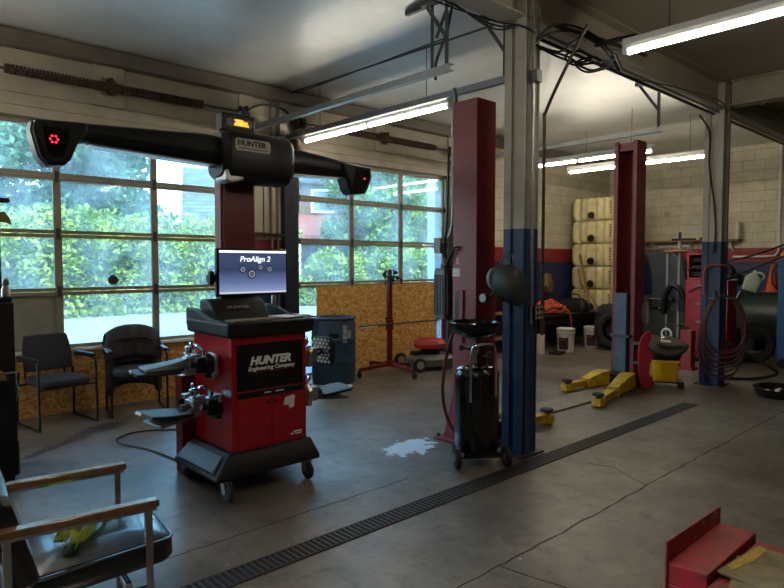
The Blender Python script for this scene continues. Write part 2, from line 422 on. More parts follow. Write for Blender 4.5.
# header boards and the grimy beam under the ceiling along the left wall
h = MB()
for z0, z1, d in ((3.1, 3.2, .035), (3.205, 3.325, .025), (3.33, 3.55, .02), (3.555, 3.76, .02)): h.bb(.0, d, YF, 9.2, z0, z1)
tag(h.build('trim_1', CREAM, bev=.004), kind='structure')
tag(MB().bb(.0, .12, YF, YB, 3.78, 3.93).bb(0, .15, YF, YB, 3.765, 3.785).build('trim_2', DTRIM, bev=.006), kind='structure')
b = MB()
for yc in (2.42, 6.5): b.bb(.02, .05, yc-.17, yc+.17, 3.33, 3.765)
b.bb(.02, .05, 4.02, 4.2, 3.33, 3.765).bb(.02, .05, 4.62, 4.8, 3.33, 3.765).bb(.02,.05,8.0,8.2,3.33,3.765)
tag(b.build('trim_3', CREAM, bev=.004), kind='structure')
# pier boards between the two overhead doors
b = MB().bb(0, .03, 4.12, 4.36, 1.93, 3.1).bb(0, .03, 4.38, 4.6, 1.93, 3.1).bb(0, .03, 8.1, 8.5, 1.93, 3.1)
tag(b.build('trim_4', CREAM, bev=.004), kind='structure')
tag(MB().bb(.0, .1, 4.66, 4.86, 0, 3.1).build('trim_5', mat('dark_blue_steel_post', (28, 32, 44), .5, dirt=.3), bev=.006), kind='structure')

RZ = [.0, .69, 1.305, 1.92, 2.525, 3.08]
def overhead_door(name, y0, n, step, solid=(), osb=None, strips=()):
    d = thing(name, None, None, (-.06, y0, 0), kind='structure')
    y1 = y0+n*step
    f = MB()
    for i in range(n+1):
        yc = y0+i*step; wd = .075
        f.bb(-.085, -.035, max(y0, yc-wd/2), min(y1, yc+wd/2), 0, 3.1)
    for z in RZ:
        f.bb(-.09, -.03, y0, y1, max(0, z-.04), z-.003); f.bb(-.09, -.03, y0, y1, z+.003, min(3.1, z+.04))
    f.build('door_frame', FRAME, d, True, bev=.004)
    hg = MB()
    for i in range(n+1):
        for z in RZ[1:5]:
            yc = y0+i*step
            hg.bb(-.032, -.02, yc-.02, yc+.02, z-.06, z+.06)
    hg.build('hinge', DSTEEL, d, True, bev=.002)
    g = MB(); p = MB()
    for i in range(n):
        for j in range(5):
            a, b_ = y0+i*step+.03, y0+(i+1)*step-.03; z0, z1 = RZ[j]+.03, RZ[j+1]-.03
            if (i, j) in solid: p.bb(-.075, -.05, a, b_, z0, z1)
            else: g.bb(-.064, -.06, a, b_, z0, z1)
    g.build('window_panes', GLASS, d, True)
    if p.v: p.build('solid_panel', PANEL, d, True, bev=.003)
    t = MB()
    for yy, s in ((y0-.03, 1), (y1+.03, -1)):
        t.bb(.0, .07, yy-.03, yy+.03, 0, 3.1)
    t.build('track', DSTEEL, d, True, bev=.004)
    r = MB()
    for yy in (y0+.02, y1-.02):
        for z in RZ[1:]: r.cyl((-.0, yy, z), (.05, yy, z), .028, n=12)
    r.build('roller', RUST, d, True)
    if osb:
        MB().bb(-.028, -.014, *osb).build('strand_board', OSB, d, True)
    return d
d1 = overhead_door('door_1', .86, 3, 1.04, solid=((0, 1),), osb=(.88, 3.96, .0, .655))
MB().bb(-.03, .03, .86, 3.98, .66, .69).build('sill_ledge', WHITE, d1, True, bev=.003)
MB().lathe([(.0, 0), (.055, 0), (.055, .02), (.04, .035), (0, .035)], (-.035, 2.45, 1.42), 20, 'x').build('vent_plug', DSTEEL, d1, True)
d2 = overhead_door('door_2', 4.9, 3, 1.0267, osb=(5.26, 7.78, .0, 1.275))
# strand board carried on along the wall left of the first door
tag(MB().bb(0, .014, -.4, .86, 0, .66).build('trim_6', OSB), kind='structure')

# torsion springs over the doors
def torsion(y0, y1, yc, label, ys, ye):
    t = thing('torsion_spring', label, 'spring', (.13, yc, 3.52), group='torsion springs above the overhead doors')
    MB().cyl((.13, y0-.1, 3.52), (.13, y1+.1, 3.52), .013, n=10).build('shaft', DSTEEL, t, True)
    m = MB()
    for a, b_ in ((ys, yc-.04), (yc+.04, ye)):
        pts = []; turns = int((b_-a)/.034); k = 8
        for i in range(turns*k+1):
            an = 2*PI*i/k; pts.append((.13+.04*math.cos(an), a+(b_-a)*i/(turns*k), 3.52+.04*math.sin(an)))
        m.tube(pts, .013, 5)
        m.cyl((.13, a-.03, 3.52), (.13, a+.03, 3.52), .045, n=14); m.cyl((.13, b_-.03, 3.52), (.13, b_+.03, 3.52), .045, n=14)
    m.build('coil', RUST, t, True)
    MB().bb(.04, .16, yc-.02, yc+.02, 3.46, 3.62).bb(.04, .05, yc-.08, yc+.08, 3.44, 3.64).build('centre_bracket', RUST, t, True, bev=.003)
    dr = MB()
    for yy in (y0-.03, y1+.03): dr.lathe([(.02, -.03), (.075, -.03), (.06, -.015), (.06, .015), (.075, .03), (.02, .03)], (.13, yy, 3.52), 18, 'y')
    dr.build('cable_drum', DSTEEL, t, True)
    e = MB()
    for yy in (y0-.09, y1+.09): e.bb(.04, .17, yy-.008, yy+.008, 3.44, 3.6)
    e.build('end_bracket', RUST, t, True)
torsion(.86, 3.98, 2.42, 'rusty torsion spring over the left overhead door with the grey lower pane', 1.45, 3.45)
torsion(4.95, 7.95, 6.5, 'rusty torsion spring over the right overhead door behind the strand board', 5.4, 7.55)

# horizontal door tracks hung from the ceiling
def door_track(y, x1, label, z=3.3, braces=()):
    t = thing('overhead_door_track', label, 'door track', (0.1, y, z), group='horizontal overhead door tracks')
    m = MB()
    pr = [(-.03, -.03), (.03, -.03), (.03, -.024), (-.024, -.024), (-.024, .024), (.03, .024), (.03, .03), (-.03, .03)]
    m.loft([[(x, y+a, z+b_) for a, b_ in pr] for x in (.12, x1)])
    m.build('rail', STEEL, t, True)
    m = MB()
    m.bb(x1-.06, x1-.02, y-.022, y-.016, z+.02, H-.05).build('hanger', DSTEEL, t, True)
    m = MB().bb(x1-.35, x1+.1, y-.04, y+.04, H-.05, H-.004); m.build('ceiling_angle', DSTEEL, t, True)
    MB().beam((x1-.05, y, z+.25), (x1-.3, y, H-.05), .035, .005, (0,1,0)).build('brace', DSTEEL, t, True)
    return t
door_track(4.08, 3.6, 'galvanised door track above the camera beam, nearest to the long tube light')
door_track(4.72, 3.74, 'galvanised door track ending beside the cream column, behind the tube light')
door_track(7.9, 3.75, 'galvanised door track ending between the two maroon lift posts')

# ------------------------------------------------------------------ columns and beams
def column(x1, y0, label, w=.205):
    t = thing('steel_column', label, 'column', (x1-w/2, y0+w/2, 0), kind='structure')
    x0 = x1-w; y1 = y0+w
    m = MB()
    tf = .022
    m.bb(x0, x1, y0+.02, y0+.02+tf, 0, H)          # box of two channels: recessed webs and proud flanges
    m.bb(x0, x0+.075, y0, y0+.021, 0, H); m.bb(x1-.085, x1, y0, y0+.021, 0, H)
    m.bb(x1-tf-.01, x1-.01, y0+.02, y1-.02, 0, H)
    m.bb(x1-.012, x1, y0+.02, y0+.07, 0, H); m.bb(x1-.012, x1, y1-.07, y1, 0, H)
    m.bb(x0, x1, y1-.04, y1-.018, 0, H); m.bb(x0, x0+tf, y0+.02, y1-.02, 0, H)
    m.build('column_shaft', COLPAINT, t, True, bev=.003)
    MB().bb(x0-.05, x1+.05, y0-.05, y1+.05, .0, .018).build('base_plate', DSTEEL, t, True, bev=.003)
    return t
c1 = column(4.25, 4.24, 'cream and blue painted steel column beside the black oil drainer')
c2 = column(4.24, 8.6, 'cream and blue steel column with coiled hoses, at the back right', .24)
def ibeam(name, p0, p1, w, h):
    m = MB(); p0 = Vector(p0); p1 = Vector(p1)
    m.beam(p0+Vector((0,0,h-.01)), p1+Vector((0,0,h-.01)), w, .02); m.beam(p0+Vector((0,0,.01)), p1+Vector((0,0,.01)), w, .02)
    m.beam(p0+Vector((0,0,h/2)), p1+Vector((0,0,h/2)), .02, h-.04)
    return m
tag(ibeam('b', (4.14, -4.9, 3.585), (4.14, 13.66, 3.585), .22, .36).build('ceiling_beam', CREAM), kind='structure')
tag(ibeam('b', (4.3, 8.72, 3.62), (12.9, 8.72, 3.62), .2, .32).build('ceiling_beam', CREAM), kind='structure')
tag(MB().bb(4.3, 12.9, 8.66, 8.69, 3.62, 3.94).build('beam_cover', CREAM, bev=.003), kind='structure')
for yy in (2.2, 6.5, 11.0):
    tag(MB().bb(4.28, 12.9, yy-.04, yy+.04, 3.83, 3.948).build('ceiling_purlin', CREAM, bev=.004), kind='structure')

# ------------------------------------------------------------------ tube lights
TUBE = emit('fluorescent_tube_light', (255, 244, 222), 45.0)
def tube_light(x0, x1, y, z, label):
    t = thing('fluorescent_light', label, 'ceiling light', ((x0+x1)/2, y, z), group='strip lights on the ceiling')
    m = MB().prism([(y-.028, z+.0), (y+.028, z+.0), (y+.05, z+.03), (y+.035, z+.08), (y-.035, z+.08), (y-.05, z+.03)], x0, x1, 'yz')
    m.build('housing', WHITE, t, True, bev=.004)
    xm = (x0+x1)/2
    for a, b_ in ((x0+.04, xm-.03), (xm+.03, x1-.04)):
        MB().cyl((a, y, z-.024), (b_, y, z-.024), .017, n=12).build('tube', TUBE, t, True)
    for a in (x0+.015, xm, x1-.015): MB().bb(a-.022, a+.022, y-.03, y+.03, z-.045, z+.02).build('lamp_holder', WHITE, t, True, bev=.006)
    for xx in (x0+.35, x1-.35):
        MB().cyl((xx, y, z+.08), (xx, y, H), .004, n=6).build('hanger_wire', DSTEEL, t, True)
tube_light(.2, 2.84, 4.92, 3.28, 'long tube light in front of the right overhead door')
tube_light(4.83, 7.4, 4.75, 3.29, 'long tube light at the top right, nearest to the camera')
tube_light(.6, 3.1, 9.12, 3.29, 'far tube light partly behind the cream column and the right lift post')
tube_light(1.05, 3.55, 10.15, 3.29, 'farthest tube light, lowest in the picture, above the stacked tanks')

tube_light(4.88, 7.4, .55, 3.29, 'added unseen tube light above the camera')  # unseen fixture, added to brighten the interior
tube_light(.2, 2.7, .4, 3.29, 'added unseen tube light left of the picture over the black cabinet')  # also added out of view, lifts the left ceiling and floor
# ------------------------------------------------------------------ floor details
t = thing('trench_drain', 'long black slotted trench drain running past the column', 'drain', (4.42, 3.3, 0))
DX0, DX1 = 4.35, 4.485
MB().bb(DX0, DX1, -1.5, 7.3, .0005, .0025).build('channel', mat('drain_darkness', (8, 8, 8), .9), t, True)
m = MB()
m.bb(DX0-.012, DX0, -1.5, 7.3, 0, .006); m.bb(DX1, DX1+.012, -1.5, 7.3, 0, .006)
m.build('edge_angle', RUST, t, True)
g = MB(); yy = -1.5; k = 0
while yy < 7.28:
    g.bb(DX0, DX1, yy, yy+.013, .001, .006); yy += .037; k += 1
o = g.build('grate', DSTEEL, t, True)
# saw joints and cracks in the slab
def crack(pts, wdt, label):
    m = MB()
    P = []
    for i in range(len(pts)-1):
        n = max(2, int((Vector(pts[i+1])-Vector(pts[i])).length/.08))
        for j in range(n):
            p = Vector(pts[i]).lerp(Vector(pts[i+1]), j/n); P.append((p.x+random.uniform(-.008, .008), p.y+random.uniform(-.008, .008)))
    P.append(pts[-1])
    for a, b_ in zip(P[:-1], P[1:]):
        m.beam((a[0], a[1], .0008), (b_[0], b_[1], .0008), wdt*random.uniform(.6, 1.4), .0012)
    tag(m.build('floor_crack', mat('crack_dirt', (56, 49, 42), .95)), kind='structure')
crack([(5.27, 1.2), (5.27, 3.47), (5.25, 5.52), (5.25, 8.4)], .009, '')
crack([(5.27, 2.6), (6.1, 2.75), (7.0, 2.7)], .007, '')
crack([(5.26, 4.35), (4.9, 4.55), (4.7, 4.5)], .006, '')
crack([(4.0, .2), (3.98, 3.2)], .006, '')

# ------------------------------------------------------------------ wheel alignment machine
ma = thing('wheel_alignment_machine', 'red and black wheel alignment cabinet with a tall tower and wide camera beam', 'alignment machine', (3.08, 2.4, 0))
LETW = mat('white_lettering', (248, 248, 246), .5)
body = MB().bb(2.78, 3.36, 2.085, 2.71, .22, 1.1).build('cabinet_body', RED, ma, True, bev=.008)
pn = MB().bb(3.358, 3.366, 2.125, 2.675, .705, 1.035).build('front_panel', BLACK, ma, True, bev=.002)
tx = text('HUNTER', .078, LETW, pn, (.287+.0002, -.175, .885), ROT_X, shear=.25, bold=.0042, width=1.1)
tx2 = text('Engineering Company', .04, LETW, pn, (.287, -.19, .843), ROT_X, shear=.2, bold=.001, width=1.1)
for t_ in (tx, tx2): t_.name = 'lettering'
MB().bb(3.366, 3.3675, 2.22, 2.55, .828, .832).build('red_line', RED, pn, False).location = (-3.08, -2.4, 0)
st = MB().bb(3.358, 3.374, 2.125, 2.675, .655, .695).build('drawer_strip', BLACK, ma, True, bev=.004)
MB().bb(3.374, 3.3755, 2.335, 2.39, .672, .68).bb(3.374, 3.3755, 2.43, 2.50, .672, .68).build('small_mark', LETW, ma, True)
for y0, y1, ky in ((2.125, 2.397, 2.37), (2.403, 2.675, 2.43)):
    dd = MB().bb(3.358, 3.367, y0, y1, .275, .645).build('door', RED, ma, True, bev=.003)
    l = MB().lathe([(0, 0), (.011, 0), (.011, .006), (0, .006)], (3.367-3.08, ky-2.4, .6), 14, 'x').build('lock', BLACK, dd)
MB().prism([(2.50, .56), (2.515, .615), (2.575, .625), (2.60, .62), (2.592, .535), (2.55, .525), (2.545, .555)], 3.367, 3.3682, 'yz').build('torn_sticker', WPAPER, ma, True)
m = MB()
for a, b_, z in ((2.56, 2.585, .325), (2.585, 2.66, .34), (2.60, 2.655, .323)): m.bb(3.367, 3.3683, a, b_, z, z+.011)
m.build('small_emblem', LETW, ma, True)
# flared base skirt: open underneath, slanting outwards
def ring(x0, x1, y0, y1, z): return [(x0, y0, z), (x1, y0, z), (x1, y1, z), (x0, y1, z)]
m = MB().loft([ring(2.80, 3.40, 2.05, 2.725, .285), ring(2.80, 3.475, 1.905, 2.755, .165), ring(2.80, 3.475, 1.905, 2.755, .13), ring(2.83, 3.43, 1.95, 2.72, .14)])
m.build('base_skirt', MBLACK, ma, True, bev=.016)
m = MB()
m.loft([[(2.82, 2.03, .265), (3.34, 2.03, .265), (3.40, 1.925, .185), (2.86, 1.925, .185)], [(2.82, 2.015, .27), (3.34, 2.015, .27), (3.40, 1.91, .19), (2.86, 1.91, .19)]])
m.build('skirt_inset', mat('skirt_charcoal', (44, 45, 46), .5, dirt=.4, dscale=12), ma, True)
for cx, cy in ((3.47, 1.975), (3.45, 2.64), (2.80, 2.0), (2.80, 2.72)):
    cs = MB().lathe([(.0, -.02), (.03, -.02), (.058, -.016), (.066, -.008), (.066, .008), (.058, .016), (.03, .02), (0, .02)], (cx-3.08+.02, cy-2.4, .067), 24, 'y').build('caster_wheel', RUBBER, ma)
    f = MB()
    for s in (-1, 1): f.beam((cx-3.08+.02, cy-2.4+s*.026, .06), (cx-3.08-.005, cy-2.4+s*.026, .13), .05, .004, (0, 1, 0))
    f.box((cx-3.08, cy-2.4, .13), (.07, .06, .006)).cyl((cx-3.08+.02, cy-2.4-.03, .067), (cx-3.08+.02, cy-2.4+.03, .067), .008, n=8)
    f.build('caster_fork', STEEL, cs)
# sloped worktop tray with raised rim
m = MB()
m.loft([ring(2.80, 3.37, 2.075, 2.72, 1.085), ring(2.76, 3.40, 2.04, 2.75, 1.10), ring(2.76, 3.41, 2.035, 2.755, 1.19),
        ring(2.79, 3.38, 2.06, 2.73, 1.2), ring(2.81, 3.35, 2.08, 2.71, 1.165)])
tray = m.build('worktop_tray', MBLACK, ma, True, bev=.012, seg=3)
m = MB().prism([(2.74, 1.16), (3.02, 1.17), (2.93, 1.30), (2.86, 1.335), (2.74, 1.33)], 2.15, 2.62, 'xz')
m.build('rear_console', MBLACK, ma, True, bev=.02)
for yy in (2.04, 2.71):
    m = MB().prism([(2.745, 1.14), (3.40, 1.15), (3.40, 1.19), (3.1, 1.215), (2.88, 1.27), (2.745, 1.275)], yy, yy+.04, 'xz'); m.build('side_rim', MBLACK, ma, True, bev=.01)
text('HUNTER', .034, mat('dull_lettering', (140, 140, 138), .5), ma, (2.962-3.08, 2.27-2.4, 1.262), (math.radians(54), 0, PI/2), bold=.0012, width=1.45)
# tower
tw = MB().bb(2.72, 2.82, 2.30, 2.60, .0, 2.64)
tw = tw.build('tower', DRED, ma, True, bev=.006)
MB().bb(2.819, 2.824, 2.315, 2.585, 1.0, 2.6).build('tower_front_cover', DRED, tw, False, bev=.001).location = (-3.08, -2.4, 0)
MB().bb(2.66, 2.775, 1.985, 2.8, .005, .76).build('rear_pedestal', DRED, ma, True, bev=.006)
cp = MB().bb(2.735, 2.84, 2.31, 2.60, 2.63, 2.765).build('tower_cap', BLACK, ma, True, bev=.012)
sg = MB().prism([(2.37, 2.665), (2.35, 2.68), (2.35, 2.715), (2.37, 2.73), (2.555, 2.73), (2.575, 2.715), (2.575, 2.68), (2.555, 2.665)], 2.84, 2.844, 'yz').build('cap_lens', GREY, ma, True)
lg = MB()
for a, b_, z0, z1 in ((2.41, 2.54, .675, .688), (2.42, 2.525, .688, .70), (2.43, 2.53, .70, .71), (2.415, 2.49, .71, .721)): lg.bb(2.844, 2.8455, a, b_, 2+z0, 2+z1)
lg.build('lit_orange_sign', emit('orange_sign_glow', (255, 150, 50), 1.6), ma, True)
MB().bb(2.74, 2.80, 2.5, 2.58, 2.765, 2.81).build('cap_connector', BLACK, ma, True, bev=.006)
# camera beam
def oval(y, xc, zc, hx, hz, n=16, p=.55):
    out = []
    for k in range(n):
        a = 2*PI*k/n; c, s = math.cos(a), math.sin(a)
        out.append((xc+hx*math.copysign(abs(c)**p, c), y, zc+hz*math.copysign(abs(s)**p, s)))
    return out
bx = 2.92
arm = MB().loft([oval(1.16, bx, 2.42, .10, .075), oval(1.3, bx, 2.44, .085, .06), oval(1.7, bx, 2.443, .085, .082), oval(2.1, bx, 2.443, .09, .107), oval(2.3, bx, 2.42, .1, .12)])
arm.build('camera_beam', BLACK, ma, True)
arm2 = MB().loft([oval(2.75, bx, 2.42, .1, .12), oval(2.93, bx, 2.435, .09, .1), oval(3.2, bx, 2.427, .082, .085), oval(3.45, bx, 2.415, .085, .07), oval(3.6, bx, 2.41, .1, .06)])
arm2.build('camera_beam', BLACK, ma, True)
for ya, yb, za, zb in ((1.32, 2.28, 2.365, 2.325), (2.82, 3.4, 2.325, 2.345)):
    MB().beam((bx, ya, za), (bx, yb, zb), .13, .012).build('beam_underside', ALU, ma, True, bev=.003)
for ya, yb, za, zb, ym in ((1.36, 2.24, 2.435, 2.40, 2.28), (2.82, 3.38, 2.40, 2.40, 2.8)):
    MB().tube(spline([(bx+.084, ya, za), (bx+.088, (ya+yb)/2, (za+zb)/2), (bx+.092, yb, zb)], 6), .012, 8).build('beam_groove', MBLACK, ma, True)
hub = MB().loft([oval(2.20, bx+.02, 2.41, .12, .16, 20, .5), oval(2.25, bx+.03, 2.405, .155, .19, 20, .5), oval(2.76, bx+.03, 2.405, .155, .19, 20, .5), oval(2.82, bx+.02, 2.42, .12, .15, 20, .5)])
hub.build('beam_hub', BLACK, ma, True)
MB().prism([(2.21, 2.29), (2.33, 2.335), (2.36, 2.325), (2.36, 2.225), (2.255, 2.195), (2.215, 2.215)], 2.9, 3.08, 'yz').build('hub_silver_flank', ALU, ma, True, bev=.012, seg=3)
pq = MB().prism([(2.29, 2.435), (2.275, 2.45), (2.275, 2.51), (2.29, 2.525), (2.555, 2.525), (2.57, 2.51), (2.57, 2.45), (2.555, 2.435)], 3.09, 3.109, 'yz').build('name_plaque', mat('plaque_grey_metal', (146, 142, 132), .45, .5), ma, True)
LETB = mat('black_lettering', (16, 16, 18), .5)
text('HUNTER', .054, LETB, pq, (.0295, -.108, 2.474), ROT_X, bold=.0022, width=1.13)
m = MB()
for k in range(13): m.bb(3.109, 3.1098, 2.305+k*.0188, 2.318+k*.0188, 2.449, 2.458)
m.build('small_print', LETB, pq, False).location = (-3.08, -2.4, 0)
def pod(prof, wn, lc, inner):
    h = MB().prism(prof, bx-.03, bx+.12, 'yz').build('camera_pod', BLACK, ma, True, bev=.02, seg=3)
    MB().prism(wn, bx+.12, bx+.123, 'yz').build('camera_window', mat('smoked_acrylic', (8, 6, 8), .08), h, False).location = (-3.08, -2.4, 0)
    LED = emit('red_led', (255, 30, 44), 5.)
    for k in range(6 if inner else 1):
        a = k*PI/3; q = .021 if inner else 0
        MB().lathe([(0, 0), (.006, 0), (.005, .004), (0, .005)], (bx+.123-3.08, lc[0]-2.4+q*math.cos(a), lc[1]+q*math.sin(a)), 8, 'x').build('led', LED, h)
pod([(.985, 2.47), (.978, 2.40), (1.015, 2.25), (1.065, 2.20), (1.15, 2.21), (1.185, 2.245), (1.228, 2.35), (1.29, 2.42), (1.29, 2.49)],
    [(1.03, 2.43), (1.17, 2.43), (1.175, 2.38), (1.14, 2.26), (1.08, 2.25), (1.045, 2.30)], (1.088, 2.36), True)
MB().prism([(.975, 2.46), (.965, 2.40), (1.005, 2.245), (1.05, 2.195), (1.06, 2.205), (1.02, 2.25), (.985, 2.40), (.99, 2.46)], bx-.01, bx+.09, 'yz').build('pod_end_plate', mat('pod_grey', (92, 98, 94), .4, .3), ma, True, bev=.003)
pod([(3.33, 2.465), (3.655, 2.455), (3.66, 2.365), (3.62, 2.27), (3.585, 2.22), (3.44, 2.205), (3.40, 2.25), (3.37, 2.34)],
    [(3.47, 2.43), (3.62, 2.42), (3.62, 2.36), (3.56, 2.24), (3.46, 2.235), (3.44, 2.29)], (3.565, 2.35), False)
# monitor on its bracket
mo = MB().bb(3.05, 3.085, 2.125, 2.735, 1.36, 1.715).build('monitor', BLACK, ma, True, bev=.006)
def screen_mat():
    m, N, L, b = nodemat('lit_screen')
    g = N.new('ShaderNodeNewGeometry'); s = N.new('ShaderNodeSeparateXYZ'); L.new(g.outputs['Position'], s.inputs[0])
    mr = N.new('ShaderNodeMapRange'); mr.inputs['From Min'].default_value = 1.375; mr.inputs['From Max'].default_value = 1.70; L.new(s.outputs['Z'], mr.inputs['Value'])
    r = N.new('ShaderNodeValToRGB'); e = r.color_ramp.elements
    e[0].position = 0; e[0].color = (*lin((176, 184, 196)), 1); e[1].position = 1; e[1].color = (*lin((46, 56, 84)), 1)
    for p, c in ((.05, (170, 178, 192)), (.06, (116, 130, 164)), (.25, (84, 98, 138)), (.55, (42, 52, 80)), (.8, (50, 60, 90))):
        x = e.new(p); x.color = (*lin(c), 1)
    L.new(mr.outputs[0], r.inputs['Fac'])
    b.inputs['Base Color'].default_value = (.01, .01, .01, 1); b.inputs['Roughness'].default_value = .35
    L.new(r.outputs['Color'], b.inputs['Emission Color']); b.inputs['Emission Strength'].default_value = 1.0
    return m
s_ = MB().bb(3.085, 3.0865, 2.145, 2.715, 1.38, 1.70).build('screen', screen_mat(), mo, False); s_.location = (-3.08, -2.4, 0)
SW = emit('screen_white', (226, 232, 242), 1.0); SG = emit('screen_grey', (128, 134, 148), .8); SK = mat('screen_dark', (14, 16, 22), .4)
s_ = MB().bb(3.0865, 3.0875, 2.145, 2.715, 1.683, 1.70).build('screen_bar', SW, mo, False); s_.location = (-3.08, -2.4, 0)
text('ProAlign 2', .058, SW, mo, (.0078, -.09, 1.618), ROT_X, shear=.2, bold=.0006, width=1.05)
for yy, zz, r_ in ((2.335, 1.56, .026), (2.41, 1.525, .036), (2.485, 1.575, .022), (2.565, 1.56, .024)):
    a_ = MB().lathe([(0, 0), (r_, 0), (r_, .001), (0, .001)], (3.0865-3.08, yy-2.4, zz), 20, 'x').build('wheel_icon', SK, mo)
    MB().torus((.0078, yy-2.4, zz), r_*.62, r_*.14, 'x', 20, 6).build('icon_ring', SG, a_)
    q = MB()
    for k in range(5):
        a = k*2*PI/5; q.beam((.0078, yy-2.4, zz), (.0078, yy-2.4+r_*.55*math.cos(a), zz+r_*.55*math.sin(a)), .001, r_*.14, (1, 0, 0))
    q.build('icon_spokes', SG, a_)
MB().bb(2.82, 3.05, 2.40, 2.47, 1.5, 1.58).bb(3.03, 3.05, 2.34, 2.53, 1.44, 1.64).build('monitor_bracket', BLACK, ma, True, bev=.004)
MB().bb(3.04, 3.08, 2.075, 2.11, 1.45, 1.55).build('barcode_reader', BLACK, ma, True, bev=.006)
MB().bb(3.0, 3.06, 2.085, 2.14, 1.47, 1.52).build('reader_clip', BLACK, ma, True)
MB().bb(2.82, 2.825, 2.39, 2.47, 1.25, 1.34).build('blue_label', mat('blue_label_paper', (66, 104, 140), .6), ma, True)
# silver bottle-shaped nozzle standing behind the tray
MB().lathe([(0, 0), (.022, 0), (.022, .06), (.012, .08), (.012, .10), (0, .1)], (2.80-3.08, 2.78-2.4, 1.265), 14).build('nozzle', STEEL, ma)
# cable dangling from the beam
MB().tube(spline([(2.95, 2.27, 2.3), (2.94, 2.262, 1.9), (2.95, 2.262, 1.6), (3.0, 2.2, 1.5)], 6), .004, 6).build('cable', BLACK, ma, True)

kb = thing('keyboard', 'grimy beige keyboard on the alignment cabinet tray', 'keyboard', (3.22, 2.36, 1.172))
MB().box((0, 0, .008), (.15, .46, .016)).build('key_base', MBLACK, kb, bev=.004)
q = MB()
for i in range(5):
    for j in range(15): q.box((-.054+i*.027, -.203+j*.029, .02), (.022, .024, .012))
q.build('keys', KEYS, kb, bev=.002)
pp = MB()
q = thing('paper_sheet', 'white sheet of paper lying on the right of the cabinet tray', 'paper', (3.2, 2.68, 1.2))
MB().box((0, 0, .003), (.2, .28, .004), (0, 0, .25)).build('page', WPAPER, q)
MB().box((.01, .01, -.006), (.22, .26, .01), (0, 0, .12)).build('clipboard', MBLACK, q)

